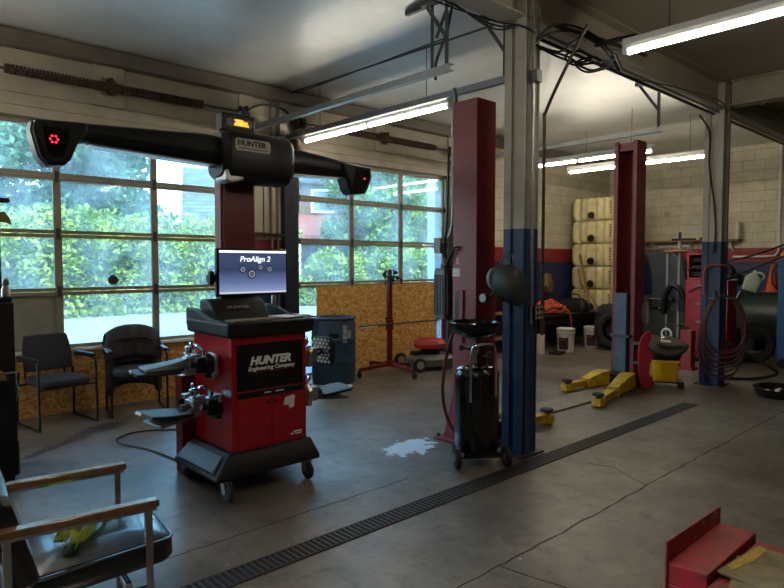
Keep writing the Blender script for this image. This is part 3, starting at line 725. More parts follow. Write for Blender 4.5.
# ------------------------------------------------------------------ wheel clamps hanging on the cabinet
def wheel_clamp(name_label, loc, rz, low=False, dotted=False):
    """local: -y points away from the cabinet, x along the wall it hangs on"""
    t = thing('wheel_clamp', name_label, 'wheel clamp', loc, rz, group='wheel clamps hung on the alignment cabinet')
    m = MB()
    m.box((0, -.012, 0), (.17, .024, .15)); m.box((0, -.012, -.08), (.05, .02, .05)); m.box((0, -.03, .05), (.08, .03, .03))
    m.build('hanger_plate', ALU, t, bev=.004)
    m = MB()
    m.box((0, -.09, .03), (.30, .06, .05)); m.cyl((-.17, -.1, .045), (.17, -.1, .045), .026, n=16); m.cyl((-.15, -.1, -.01), (.15, -.1, -.01), .014, n=12)
    m.build('cross_slide', CHROME, t, bev=.006)
    m = MB().cyl((0, -.03, .0), (0, -.26, .0), .03, n=16).box((0, -.19, .0), (.10, .07, .12)).box((.0, -.15, .05), (.06, .12, .05))
    m.build('clamp_body', ALU, t, bev=.008)
    for s in (-1, 1):
        m = MB().box((s*.145, -.12, .02), (.06, .12, .11)).prism([(s*.11, -.07), (s*.18, -.07), (s*.2, .05), (s*.17, .10), (s*.13, .085)], -.12, -.08, 'xz')
        m.build('jaw', BLACK if s > 0 else ALU, t, bev=.008)
        MB().cyl((s*.145, -.16, .02), (s*.145, -.22, .03), .02, n=12).build('jaw_knob', BLACK, t)
        MB().tube(spline([(s*.08, -.1, .06), (s*.12, -.12, .12), (s*.07, -.15, .15), (s*.03, -.16, .14)], 5), .011, 8).build('lever', CHROME, t)
    m = MB().lathe([(0, 0), (.02, 0), (.03, .015), (.03, .04), (.02, .05), (0, .05)], (.02, -.19, .09), 14)
    m.cyl((.02, -.19, .05), (.02, -.19, .1), .009, n=8)
    m.build('knob', CHROME, t)
    m = MB().cyl((0, -.22, 0), (0, -.29, 0), .035, .03, n=18); m.build('pivot', DSTEEL, t)
    if dotted:
        tp = MB().prism([(-.12, -.10), (-.15, -.06), (-.15, .09), (-.11, .13), (.09, .13), (.13, .08), (.13, -.06), (.08, -.10)], -.40, -.38, 'xz').build('target_plate', MBLACK, t, bev=.004)
        q = MB()
        for i in range(5):
            for j in range(7):
                cx = -.088+i*.044+(.022 if j % 2 else 0); cz = -.075+j*.03
                if abs(cx) < .115: q.prism([(cx-.020, cz), (cx, cz-.017), (cx+.020, cz), (cx, cz+.017)], -.4025, -.3995, 'xz'); q.prism([(cx-.020, cz), (cx, cz-.017), (cx+.020, cz), (cx, cz+.017)], -.3805, -.3775, 'xz')
        q.build('target_dots', WHITEP, tp)
        MB().cyl((0, -.28, .01), (0, -.385, .01), .025, n=14).build('plate_stem', DSTEEL, t)
    else:
        # wedge-shaped target arm reaching away from the cabinet, its face turned up or down
        TA = mat('satin_dark_metal', (112, 114, 112), .5, .6, dirt=.3)
        if low: 
            m = MB().loft([[(-.05, -.2, .02), (.05, -.2, .02), (.05, -.2, -.05), (-.05, -.2, -.05)], [(-.10, -.32, -.02), (.10, -.32, -.02), (.10, -.32, -.06), (-.10, -.32, -.06)], [(-.12, -.5, -.05), (.12, -.5, -.05), (.12, -.5, -.07), (-.12, -.5, -.07)]])
        else:
            m = MB().loft([[(-.05, -.2, .06), (.05, -.2, .06), (.05, -.2, -.01), (-.05, -.2, -.01)], [(-.08, -.32, .035), (.08, -.32, .035), (.10, -.32, -.005), (-.10, -.32, -.005)], [(-.10, -.5, .012), (.10, -.5, .012), (.12, -.5, -.005), (-.12, -.5, -.005)]])
        m.build('target_arm', TA, t, bev=.006)
        zt = -.045 if low else -.022
        pt = MB().prism([(-.10, -.56), (-.14, -.52), (-.13, -.27), (.13, -.27), (.15, -.5), (.12, -.56)], -.011, .011, 'xy')
        pt = pt.build('target_plate', MBLACK, t, bev=.005, loc=(0, 0, zt)); pt.rotation_euler = (-.10 if low else .0, 0, 0)
        q = MB()
        for i in range(5): q.bb(-.115, .115, -.52+i*.05, -.514+i*.05, .0105, .0125)
        q.build('target_ribs', GREY, pt)
        MB().box((-.06, -.56, .004), (.07, .006, .018)).build('white_end_tab', WHITE, pt)
    return t
wheel_clamp('upper left silver wheel clamp with a flat grey target, on the cabinet side', (3.12, 2.083, .885), -.15)
c_ = wheel_clamp('lower left silver wheel clamp with a black ribbed target, near the cabinet base', (3.14, 2.083, .60), .12, low=True)
wheel_clamp('upper right wheel clamp with white dots on its black plate, before the blue barrel', (3.08, 2.712, .86), PI+.1, dotted=True)
wheel_clamp('lower right silver wheel clamp below the dotted one', (3.1, 2.712, .56), PI-.1, low=True)

# cable lying on the floor behind the cabinet
o = MB().tube(spline([(2.5, 2.1, .008), (2.0, 2.05, .008), (1.62, 1.93, .008), (1.42, 1.98, .008), (1.33, 2.2, .008), (1.5, 2.5, .008), (1.8, 2.85, .008), (2.55, 2.97, .008)], 10), .008, 8).build('power_cable', RUBBER)
tag(o, 'black power cable looped on the floor behind the alignment cabinet', 'cable')
# ------------------------------------------------------------------ seating
ch = thing('lounge_armchair', 'black vinyl armchair with wooden arms and chrome legs, in the foreground', 'armchair', (4.40, .80, 0), -.12)
def rounded(u0, u1, v0, v1, z, r=.04, n=4):
    out = []
    for cx, cy, a0 in ((u1-r, v1-r, 0), (u0+r, v1-r, PI/2), (u0+r, v0+r, PI), (u1-r, v0+r, 1.5*PI)):
        for k in range(n+1):
            a = a0+k*PI/2/n; out.append((cx+r*math.cos(a), cy+r*math.sin(a), z))
    return out
def cushion(u0, u1, v0, v1, z0, z1, crown=.015, r=.04):
    e = .018
    return MB().loft([rounded(u0+e, u1-e, v0+e, v1-e, z0, r), rounded(u0, u1, v0, v1, z0+.025, r), rounded(u0, u1, v0, v1, z1-.03, r),
                      rounded(u0+.012, u1-.012, v0+.012, v1-.012, z1-.006, r), rounded(u0+.06, u1-.06, v0+.06, v1-.06, z1+crown*.6, r), rounded(u0+.16, u1-.16, v0+.16, v1-.16, z1+crown, r)])
s_ = cushion(-.25, .25, -.22, .33, 0, .115).build('seat', VINYL, ch, loc=(0, 0, .305)); s_.rotation_euler = (.07, 0, 0)
pz = MB().tube([(x, y, .1) for x, y, _ in rounded(-.25, .25, -.22, .33, 0)], .007, 6, closed=True).build('piping', VINYL, s_)
bk = cushion(-.25, .25, 0, .40, 0, .10).build('backrest', VINYL, ch, loc=(0, -.17, .36)); bk.rotation_euler = (PI/2+.28, 0, 0)
MB().tube([(x, y, .09) for x, y, _ in rounded(-.25, .25, 0, .40, 0)], .007, 6, closed=True).build('piping', VINYL, bk)
for s in (-1, 1):
    a_ = MB().bb(s*.285-.026, s*.285+.026, -.33, .25, .597, .627).build('armrest', WOOD, ch, bev=.006)
    MB().bb(s*.285-.02, s*.285+.02, -.32, .24, .584, .598).build('arm_rail', CHROME, ch)
    for v in (.21, -.29):
        MB().bb(s*.285-.014, s*.285+.014, v-.014, v+.014, 0, .59).build('leg', CHROME, ch, bev=.002)
    MB().bb(s*.285-.012, s*.285+.012, -.29, .21, .235, .265).build('side_rail', CHROME, ch, bev=.002)
for v in (.13, -.2): MB().bb(-.285, .285, v-.012, v+.012, .27, .296).build('cross_rail', CHROME, ch, bev=.002)
# lime strap crumpled on the seat
lm = thing('crumpled_strap', 'crumpled lime green cloth strap on the black armchair seat', 'strap', (4.42, .80, .436), 2.42)
def ribbon(P, wd, seed, tw=2.4):
    rnd = random.Random(seed); pts = spline(P, 7); a = []; b_ = []
    for i, p in enumerate(pts):
        t = (pts[min(i+1, len(pts)-1)]-pts[max(i-1, 0)]).normalized(); sd = t.cross(Vector((0, 0, 1))).normalized()
        ang = tw*math.sin(i*.35+rnd.random()*.4+seed)*.5
        d = (sd*math.cos(ang)+Vector((0, 0, 1))*math.sin(ang))*wd
        a.append(d)
    r = []
    for p, d in zip(pts, a):
        nrm = Vector((0, 0, .004))
        r.append([p-d+nrm, p+d+nrm, p+d-nrm, p-d-nrm])
    return MB().loft(r)
for k, P in enumerate([[(-.15, -.05, .02), (-.06, .0, .035), (.03, .02, .045), (.11, .03, .05), (.16, .01, .02)],
                       [(-.16, .0, .015), (-.05, -.05, .04), (.04, -.02, .06), (.10, .05, .03)],
                       [(-.10, .05, .02), (-.02, .05, .05), (.05, .0, .055), (.12, -.03, .025), (.15, -.05, .012)],
                       [(-.12, .02, .04), (.0, .03, .06), (.06, .045, .05), (.13, .06, .015)]]):
    ribbon(P, .019, k+1).build('strap_fold', LIME, lm)

def waiting_chair(loc, rz, label):
    t = thing('waiting_room_chair', label, 'chair', loc, rz, group='black waiting chairs under the window')
    s = cushion(-.24, .24, -.23, .25, 0, .07, .02, .07).build('seat', FABRIC, t, loc=(0, 0, .405))
    rings = []
    for i in range(6):
        v = i/5; z = .52+.36*v; w = .235*(1-.12*max(0, v-.6)/.4); y = -.235-.07*v
        def rr(k): return k
        rings.append([(u, y+dy+.03*(u/.24)**2*1.0, z) for u, dy in ((-w, 0), (-w*.5, -.02), (0, -.025), (w*.5, -.02), (w, 0), (w, .03), (w*.5, .035), (0, .035), (-w*.5, .035), (-w, .03))])
    MB().loft(rings).build('backrest', FABRIC, t, bev=.01, sub=1)
    for sx in (-1, 1):
        x = sx*.275
        MB().tube(spline([(x, -.23, .64), (x, -.10, .66), (x, .17, .655), (x, .225, .60), (x, .235, .3), (x, .235, .035), (x, .20, .012), (x, 0, .012), (x, -.24, .012), (x, -.275, .03), (x, -.27, .3), (x*.95, -.26, .52)], 6), .0125, 8).build('side_frame', BLACK, t)
        MB().loft([rounded(x-.028, x+.028, -.22, .19, .665, .025), rounded(x-.03, x+.03, -.225, .195, .68, .025), rounded(x-.02, x+.02, -.21, .18, .695, .018)]).build('armrest', BLACK, t)
    m = MB()
    for v in (-.16, .17): m.tube([(-.275, v*1.3, .40), (.275, v*1.3, .40)], .011, 8)
    m.tube(spline([(-.19, -.27, .40), (-.19, -.29, .5), (-.17, -.275, .66)], 5), .011, 8).tube(spline([(.19, -.27, .40), (.19, -.29, .5), (.17, -.275, .66)], 5), .011, 8)
    m.build('cross_frame', BLACK, t)
    return t
waiting_chair((.44, 1.74, 0), -PI/2+.15, 'charcoal waiting chair with a bare backrest, left of the jacket-covered one')
waiting_chair((.44, 2.52, 0), -PI/2-.22, 'charcoal waiting chair under the draped grey jacket')
# the jacket hung over the second chair: a shell around the backrest, hanging behind and at the sides
jk = thing('draped_jacket', 'dark grey jacket draped over the right waiting chair backrest', 'jacket', (.44, 2.52, 0), -PI/2-.22)
rings = []
for i in range(13):
    a = i/12
    # profile over the top of the backrest: front up, over, back down
    prof = [(-.185, .58), (-.18, .66), (-.185, .74), (-.20, .82), (-.225, .885), (-.265, .915), (-.315, .91), (-.35, .86), (-.36, .76), (-.365, .62), (-.36, .48), (-.36, .36), (-.35, .24)][i]
    ring_ = []
    n = 16
    for k in range(n+1):
        u = -1+2*k/n
        wv = .012*math.sin(k*2.1+i*.7)+.008*math.sin(k*4.3)
        drop = .09*abs(u)**2.6 if i in (3, 4, 5, 6, 7) else .06*abs(u)**2
        ring_.append((u*(.285+.02*math.sin(i)), prof[0]+wv+(.03 if i < 4 else .0)*u*u, prof[1]-drop))
    rings.append(ring_)
m = MB(); vs = [p for r in rings for p in r]; W = 17
fs = [(i*W+k, i*W+k+1, (i+1)*W+k+1, (i+1)*W+k) for i in range(12) for k in range(16)]
m.add(vs, fs); o = m.build('jacket_body', JACKET, jk); sd = o.modifiers.new('solid', 'SOLIDIFY'); sd.thickness = .018; sd.offset = 1
ss = o.modifiers.new('sub', 'SUBSURF'); ss.levels = 1; ss.render_levels = 1
m = MB()
for sx in (-1, 1):
    m.loft([[(sx*.25+.05*math.cos(a), -.25+.06*math.sin(a)+.02*j, .78-.12*j-.01*j*j) for a in [2*PI*k/8 for k in range(8)]] for j in range(5)])
m.build('sleeves', JACKET, jk, sub=1)
m = MB().tube(spline([(-.2, -.165, .75), (-.1, -.15, .79), (0, -.15, .795), (.1, -.15, .79), (.2, -.165, .75)], 6), .014, 8); m.build('collar_fold', JACKET, jk)
m = MB()
for k in range(5): m.tube(spline([(-.17+.085*k, -.165, .755-.02*abs(k-2)), (-.165+.08*k, -.16, .68), (-.15+.075*k, -.165, .6)], 4), .009, 6)
m.build('cloth_folds', JACKET, jk)

# ------------------------------------------------------------------ black cabinet at the left edge
bc = thing('black_cabinet', 'tall black cabinet at the left edge before the waiting chairs', 'cabinet', (1.78, .72, 0))
MB().bb(1.5, 2.05, .4, 1.05, .04, .80).build('lower_case', MBLACK, bc, True, bev=.006)
MB().bb(1.5, 2.05, .4, 1.05, .812, 1.32).build('upper_case', MBLACK, bc, True, bev=.006)
MB().bb(1.5, 2.052, .4, 1.052, .80, .812).build('divider', ALU, bc, True)
MB().bb(1.52, 2.03, .42, 1.03, 0, .04).build('plinth', BLACK, bc, True)
MB().bb(2.05, 2.062, .44, 1.02, .1, .78).build('door', BLACK, bc, True, bev=.003)
MB().bb(2.02, 2.06, 1.052, 1.058, .05, .30).build('edge_strip', GREY, bc, True)
o = MB().box((0, 0, 0), (.26, .006, .26), (0, PI/4*.9, 0)).build('hanging_sleeve', mat('clear_plastic_sleeve', (176, 186, 190), .25), loc=(1.86, 1.066, .66)); tag(o, 'pale plastic sleeve hanging tilted on the side of the black cabinet', 'sleeve')
o = MB().bb(-.06, .06, -.2, .14, 0, .05).bb(-.05, .05, -.19, .13, .05, .055).build('brown_binder', PLY, loc=(2.12, .82, .78), rz=.1, bev=.004); tag(o, 'brown binder jutting from the black cabinet at the left edge', 'binder')
MB().bb(2.05, 2.2, .58, .98, .755, .779).build('pull_shelf', BLACK, bc, True, bev=.003)
ps = thing('black_stand', 'black stand with a yellow tag on top of the black cabinet', 'stand', (1.90, 1.02, 1.32))
MB().box((0, -.03, .02), (.22, .12, .04)).build('foot', BLACK, ps, bev=.01)
MB().cyl((0, -.03, .03), (0, -.03, .76), .016, n=12).build('pole', BLACK, ps)
MB().box((.0, .0, .75), (.06, .10, .035)).build('head_bar', BLACK, ps, bev=.008)
MB().lathe([(0, 0), (.03, 0), (.03, .05), (.018, .08), (.024, .09), (.02, .13), (0, .14)], (0.05, -.0, .04), 14).build('metal_knob', STEEL, ps)
MB().prism([(-.02, .66), (.02, .67), (.055, .61), (.06, .57), (.03, .585), (-.02, .59)], -.002, .002, 'yz').build('tag', mat('yellow_tag', (150, 136, 74), .7), ps)
# ------------------------------------------------------------------ blue barrel
br = thing('plastic_barrel', 'blue open-topped plastic barrel beside the right overhead door', 'barrel', (.56, 5.12, 0))
MB().lathe([(.0, .012), (.27, .012), (.285, .0), (.295, .03), (.298, .28), (.305, .30), (.298, .32), (.30, .58), (.307, .60), (.30, .62), (.295, .80), (.28, .855), (.298, .862), (.302, .885), (.285, .89), (.27, .86), (.262, .80), (.26, .1), (0, .1)], n=40).build('shell', BLUE, br)
m = MB()
for a0, a1, z0, z1, r in ((-.25, -.02, .56, .80, .3035), (.02, .2, .62, .72, .303)):
    n = 6; vs = []
    for k in range(n+1):
        a = a0+(a1-a0)*k/n
        j = .02*math.sin(k*3)
        vs += [(r*math.cos(a), r*math.sin(a), z0+j), (r*math.cos(a), r*math.sin(a), z1-j)]
    m.add(vs, [(2*k, 2*k+2, 2*k+3, 2*k+1) for k in range(n)])
m.build('torn_label', mat('torn_label_paper', (168, 170, 164), .8, dirt=.9, dscale=25, drgb=(50, 80, 104)), br)
m = MB(); vs = []
for k in range(7):
    a = -.85+k*.07; vs += [(.302*math.cos(a), .302*math.sin(a), .63), (.302*math.cos(a), .302*math.sin(a), .69)]
m.add(vs, [(2*k, 2*k+2, 2*k+3, 2*k+1) for k in range(6)]).build('dark_label', BLACK, br)
# ------------------------------------------------------------------ red rolling stand with a cross bar
rs = thing('rolling_stand', 'red four-legged rolling stand with a cross bar before the strand board', 'stand', (.66, 6.06, 0))
LEGS = [(.5, -.01), (-.07, -.51), (-.47, .05), (.02, .36)]
for dx, dy in LEGS:
    l = MB().beam((0, 0, .15), (dx, dy, .115), .05, .045).build('leg', DRED, rs, bev=.003)
    MB().lathe([(0, -.014), (.035, -.014), (.045, -.008), (.045, .008), (.035, .014), (0, .014)], (dx*1.02+.012, dy*1.02, .046), 16, 'y').build('caster_wheel', RUBBER, l)
    MB().box((dx, dy, .085), (.035, .04, .05)).build('caster_fork', DSTEEL, l)
MB().bb(-.03, .03, -.03, .03, .12, 1.38).build('post', DRED, rs, bev=.003)
MB().bb(-.045, .045, -.045, .045, .13, .2).build('post_socket', DRED, rs, bev=.003)
MB().bb(-.042, .042, -.042, .042, .66, .80).build('sliding_collar', DRED, rs, bev=.004)
MB().cyl((.0, -.06, .8), (.0, -.06, .84), .012, n=10).cyl((0, -.04, .82), (0, -.09, .82), .008, n=8).build('collar_knob', BLACK, rs)
MB().cyl((.045, -.6, .735), (.045, .98, .735), .013, n=10).build('cross_bar', DSTEEL, rs)
MB().cyl((.045, -.6, .72), (.045, -.28, .72), .014, n=10).build('bar_sleeve', WHITE, rs)
m = MB().bb(-.03, .03, -.20, .19, 1.515, 1.522); m.build('top_plate', ALU, rs, bev=.001)
m = MB().bb(-.03, .03, -.10, .10, 1.40, 1.43).bb(-.02, .02, -.03, .03, 1.34, 1.515)
for dy in (-.08, .02, .08): m.cyl((0, dy, 1.30), (0, dy, 1.515), .012, n=10)
m.build('clamp_head', DSTEEL, rs, bev=.003)
for dx, dy, z in ((.02, -.13, 1.455), (.02, .09, 1.475), (.03, .02, 1.375), (.02, .12, 1.40)):
    MB().lathe([(0, 0), (.026, .0), (.03, .012), (.026, .028), (0, .03)], (dx, dy, z), 14, 'x').build('clamp_knob', BLACK, rs)
# ------------------------------------------------------------------ lawn mower
mw = thing('lawn_mower', 'grey walk-behind lawn mower with a red engine cover', 'lawn mower', (.66, 6.91, 0), -.3)
mw.scale = (1.06, 1.06, 1.06)
m = MB()
def ell(cx, cy, z, rx, ry, n=24, p=.75): return [(cx+rx*math.copysign(abs(math.cos(a))**p, math.cos(a)), cy+ry*math.copysign(abs(math.sin(a))**p, math.sin(a)), z) for a in [2*PI*k/n for k in range(n)]]
m.loft([ell(0, 0, .06, .27, .36), ell(0, 0, .15, .27, .36), ell(0, 0, .20, .22, .30), ell(0, 0, .215, .14, .17)]); m.build('deck', mat('mower_grey', (104, 104, 100), .5, .3, dirt=.4), mw)
MB().loft([ell(0, 0, .21, .12, .13, 20), ell(0, 0, .3, .13, .14, 20)]).build('engine', BLACK, mw)
MB().loft([ell(0, 0, .30, .19, .23, 20), ell(0, 0, .36, .2, .24, 20), ell(0, 0, .41, .17, .2, 20), ell(0, 0, .44, .09, .1, 20), ell(0, 0, .445, .03, .03, 20)]).build('engine_cover', mat('faded_mower_red', (176, 44, 44), .5, dirt=.3), mw)
for sx in (-1, 1):
    for yy, r_ in ((-.33, .10), (.36, .12)):
        w_ = MB().lathe([(0, -.025), (r_*.6, -.022), (r_*.9, -.025), (r_, -.012), (r_, .012), (r_*.9, .025), (r_*.6, .022), (0, .025)], (sx*.3, yy, r_), 22, 'x').build('wheel', RUBBER, mw)
        MB().lathe([(0, -.03), (r_*.55, -.028), (r_*.55, .028), (0, .03)], (sx*.3, yy, r_), 18, 'x').build('wheel_hub', mat('dirty_white_hub', (150, 146, 134), .6, dirt=.4), w_)
for sx in (-1, 1):
    MB().tube(spline([(sx*.2, .3, .16), (sx*.21, .55, .5), (sx*.21, .8, .95)], 6), .012, 8).build('handle_tube', BLACK, mw)
MB().tube([(-.21, .8, .95), (.21, .8, .95)], .013, 8).build('handle_bar', BLACK, mw)
MB().bb(-.06, .06, -.3, -.16, .2, .26).build('air_filter', BLACK, mw, bev=.01)
# red rod leaning at the door edge
o = MB().cyl((.06, 7.86, 0), (.03, 7.88, .86), .022, n=12).build('red_post', RED); tag(o, 'short red post standing at the right edge of the strand board', 'post')

# ------------------------------------------------------------------ waste oil drainer
od = thing('oil_drainer', 'black wheeled waste oil drainer with a funnel bowl, by the blue column', 'oil drainer', (4.05, 3.90, 0))
MB().lathe([(0, .085), (.15, .085), (.172, .10), (.178, .125), (.178, .70), (.174, .735), (.15, .765), (.09, .785), (0, .79)], n=36).build('tank', GBLACK, od)
MB().lathe([(.179, .69), (.182, .70), (.182, .712), (.179, .72)], n=36).build('tank_rim', GBLACK, od)
bowl = MB().lathe([(0, 1.0), (.05, 1.0), (.12, 1.02), (.175, 1.055), (.198, 1.09), (.20, 1.125), (.208, 1.13), (.205, 1.14), (.192, 1.135), (.165, 1.07), (.10, 1.035), (0, 1.02)], (-.01, -.02, 0), 36).build('funnel_bowl', GBLACK, od)
MB().cyl((-.01, -.02, .78), (-.01, -.02, .92), .024, n=16).cyl((-.01, -.02, .92), (-.01, -.02, 1.01), .017, n=14).build('neck', CHROME, od)
MB().lathe([(0, .88), (.03, .88), (.034, .90), (.03, .93), (0, .93)], (-.01, -.02, 0), 6).build('valve_nut', CHROME, od)
MB().cyl((-.01, -.02, .905), (-.08, -.08, .92), .008, n=8).box((-.09, -.09, .92), (.03, .015, .04)).build('valve_lever', BLACK, od)
m = MB().cyl((.07, .06, .78), (.07, .06, .87), .012, n=10).lathe([(0, 0), (.022, 0), (.022, .03), (0, .03)], (.07, .06, .86), 12).cyl((.02, .06, .85), (.11, .06, .85), .009, n=8)
m.build('pressure_valve', DSTEEL, od)
ax = Vector((.22, .31)).normalized(); nx = Vector((.82, -.57))
def AX(a, n_, z): return (ax.x*a+nx.x*n_, ax.y*a+nx.y*n_, z)
m = MB().tube(spline([AX(-.1, .185, .52), AX(-.1, .19, .78), AX(-.095, .2, .92), AX(-.06, .21, .975), AX(.06, .21, .975), AX(.095, .2, .92), AX(.1, .19, .78), AX(.1, .185, .56)], 6), .0105, 8)
m.build('handle', CHROME, od)
for a in (-.2, .2):
    p0 = AX(a-.022, .17, .078); p1 = AX(a+.022, .17, .078)
    wv = MB().tube([p0, AX(a-.018, .17, .078), AX(a+.018, .17, .078), p1], [.06, .078, .078, .06], 22).build('wheel', RUBBER, od)
    MB().tube([AX(a-.026, .17, .078), AX(a+.026, .17, .078)], .03, 14).build('hub', GREY, wv)
MB().tube([AX(-.22, .17, .078), AX(.22, .17, .078)], .01, 8).build('axle', DSTEEL, od)
fp = MB().beam(AX(-.15, .17, .1), AX(.15, .17, .1), .03, .03).beam(AX(-.09, .17, .1), AX(-.05, -.2, .1), .035, .025).beam(AX(.09, .17, .1), AX(.05, -.2, .1), .035, .025)
fp.build('base_frame', GBLACK, od)
for a in (-.13,):
    c_ = MB().tube([AX(a-.018, -.17, .05), AX(a+.018, -.17, .05)], .05, 18).build('front_caster', RUBBER, od)
    MB().beam(AX(a, -.17, .05), AX(a, -.12, .11), .045, .02).build('caster_bracket', DSTEEL, od)
MB().tube(spline([(-.2, -.02, 1.09), (-.25, -.05, .95), (-.28, -.08, .75), (-.29, -.09, .5), (-.25, -.06, .28), (-.17, -.02, .16)], 8), .014, 10).build('discharge_hose', REDHOSE, od)

# ------------------------------------------------------------------ two-post lift
def lift_post(loc, rz, label, Hh=3.03, W=.27):
    t = thing('lift_post', label, 'vehicle lift post', loc, rz, group='posts of the two-post vehicle lift')
    D, th = .26, .018
    m = MB()
    lip = .055
    pr = [(-W/2, -D/2), (W/2, -D/2), (W/2, D/2), (W/2-lip, D/2), (W/2-lip, D/2-th), (W/2-th, D/2-th), (W/2-th, -D/2+th), (-W/2+th, -D/2+th), (-W/2+th, D/2-th), (-W/2+lip, D/2-th), (-W/2+lip, D/2), (-W/2, D/2)]
    m.prism(pr, .02, Hh, 'xy')
    m.build('post_channel', LRED, t, bev=.003)
    MB().bb(-W/2+.02, W/2-.02, -D/2+.02, D/2-.03, Hh-.12, Hh-.02).build('top_sheave_block', DRED, t)
    MB().bb(-.28, .24, -.22, .2, 0, .022).build('base_plate', LRED, t, bev=.003)
    for sx in (-1, 1):
        MB().prism([(sx*W/2, .02), (sx*(W/2+.1), .02), (sx*(W/2), .42)], -D/2+.0, -D/2+.016, 'xz').build('base_gusset', LRED, t)
    m = MB()
    for bx_, by_ in ((-.25, -.19), (.21, -.19), (-.25, .15), (.21, .15)): m.cyl((bx_, by_, .02), (bx_, by_, .05), .016, n=6)
    m.build('anchor_bolts', DSTEEL, t)
    return t
p1_ = lift_post((3.655, 4.33, 0), 0, 'maroon lift post behind the black oil drainer')
MB().bb(-.135, -.05, -.134, -.131, 1.49, 1.56).build('instruction_sticker', WPAPER, p1_)
m = MB()
for k in range(5): m.bb(-.128, -.058, -.1355, -.134, 1.50+k*.012, 1.504+k*.012)
m.build('sticker_print', mat('red_print', (170, 60, 60), .7), p1_)
MB().bb(-.09, -.055, -.134, -.131, 1.6, 1.66).build('small_sticker', mat('pale_sticker', (176, 150, 140), .6), p1_)
MB().bb(-.1, -.045, -.136, -.131, 1.02, 1.36).build('cable_slot', BLACK, p1_)
MB().bb(-.045, .0, -.15, -.13, .9, 1.37).build('lock_cover', LRED, p1_, bev=.004)
# power unit strapped to the near post
pu = MB()
rings = []
for z in [1.09, 1.10, 1.12, 1.5, 1.54, 1.56]:
    s = .9 if z in (1.09, 1.56) else 1
    rings.append(rounded(-.08*s, .08*s, -.09*s, .09*s, z, .03))
pu.loft(rings); pub = pu.build('power_unit_tank', mat('dark_grey_plastic', (52, 54, 56), .4), p1_, loc=(-.30, -.04, 0))
m = MB()
for k in range(4): m.bb(-.06+k*.032, -.05+k*.032, -.096, .096, 1.13, 1.5)
for k in range(4): m.bb(-.086, .086, -.07+k*.04, -.06+k*.04, 1.13, 1.5)
m.build('tank_rib', BLACK, pub)
MB().cyl((-.30, -.04, 1.56), (-.30, -.04, 1.60), .05, n=18).cyl((-.30, -.04, 1.60), (-.30, -.04, 1.66), .035, n=16).build('pump_head', DSTEEL, p1_)
MB().bb(-.40, -.32, -.10, -.03, 1.70, 1.84).build('switch_box', GREY, p1_, bev=.004)
MB().bb(-.25, -.13, -.06, -.02, 1.25, 1.30).bb(-.25, -.13, -.06, -.02, 1.45, 1.50).build('pump_bracket', DRED, p1_)
MB().tube(spline([(-.29, -.07, 1.6), (-.22, -.12, 1.6), (-.14, -.17, 1.66), (-.09, -.17, 1.74), (-.03, -.15, 1.75)], 6), .009, 8).build('hydraulic_hose', BLACK, p1_)
MB().tube(spline([(-.29, -.07, 1.62), (-.2, -.11, 1.64), (-.1, -.16, 1.71), (-.04, -.15, 1.73)], 6), .007, 8).build('hydraulic_hose', BLACK, p1_)
MB().tube(spline([(-.36, -.06, 1.80), (-.26, -.07, 1.82), (-.2, -.07, 1.95), (-.19, -.07, 2.15), (-.19, -.07, 2.9), (-.22, -.0, 3.1), (-.35, .12, 3.24)], 8), .017, 10).build('conduit', STEEL, p1_)
MB().tube(spline([(-.30, -.04, 1.66), (-.27, -.09, 1.8), (-.24, -.1, 1.95), (-.235, -.09, 2.2), (-.235, -.08, 2.6)], 8), .012, 8).build('power_cord', BLACK, p1_)
p2_ = lift_post((3.33, 7.92, 0), PI, 'maroon lift post with a blue-grey carriage, farther from the camera', 3.2, .31)

def lift_arm(t, root, tip, label=None):
    """a yellow telescoping arm, in the local frame of the post"""
    a = Vector(root); b_ = Vector(tip); d = (b_-a); L_ = d.length; u = d.normalized()
    mid = a+u*L_*.55
    m = MB()
    s = u.cross(Vector((0, 0, 1)))
    def sec(p, w, h0, h1): return [p-s*w+Vector((0, 0, h0)), p+s*w+Vector((0, 0, h0)), p+s*w+Vector((0, 0, h1)), p-s*w+Vector((0, 0, h1))]
    m.loft([sec(a, .085, -.05, .13), sec(a+u*L_*.2, .08, -.05, .12), sec(mid, .06, -.05, .06)])
    m.loft([sec(mid-u*.1, .067, -.054, .065), sec(mid, .067, -.054, .065)])
    ar = m.build('lift_arm', YEL, t, bev=.004)
    MB().loft([sec(mid-u*.1, .046, -.038, .04), sec(b_-u*.03, .046, -.038, .04)]).build('inner_arm', YEL, ar, bev=.003)
    MB().loft([sec(b_-u*.07, .06, -.05, .03), sec(b_+u*.0, .075, -.05, .03), sec(b_+u*.07, .045, -.05, .03)]).build('arm_end', YEL, ar, bev=.006)
    MB().cyl(b_+Vector((0, 0, .02)), b_+Vector((0, 0, .065)), .03, n=16).build('pad_screw', DSTEEL, ar)
    MB().cyl(b_+Vector((0, 0, .06)), b_+Vector((0, 0, .085)), .065, n=22).build('pad', RUBBER, ar)
# carriage of the far post; local frame of p2_ is turned by 180 degrees (local +y is world -y)
MB().bb(-.075, .095, .10, .19, .16, 1.22).build('carriage_cover', BLUESHEET, p2_, bev=.004)
MB().bb(-.13, .145, .13, .205, .64, .675).build('carriage_strap', DSTEEL, p2_, bev=.003)
MB().bb(-.22, .17, .135, .36, .05, .175).build('carriage_head', BLACK, p2_, bev=.008)
MB().cyl((.045, .191, .33), (.045, .197, .33), .012, n=10).build('cover_bolt', BLACK, p2_)
MB().cyl((-.14, .0, .2), (-.14, .0, .02), .02, n=10).build('arm_pin', DSTEEL, p2_)
lift_arm(p2_, (.12, .36, .085), (.25, 1.06, .07))
lift_arm(p2_, (-.2, .34, .085), (-.44, 1.55, .07))
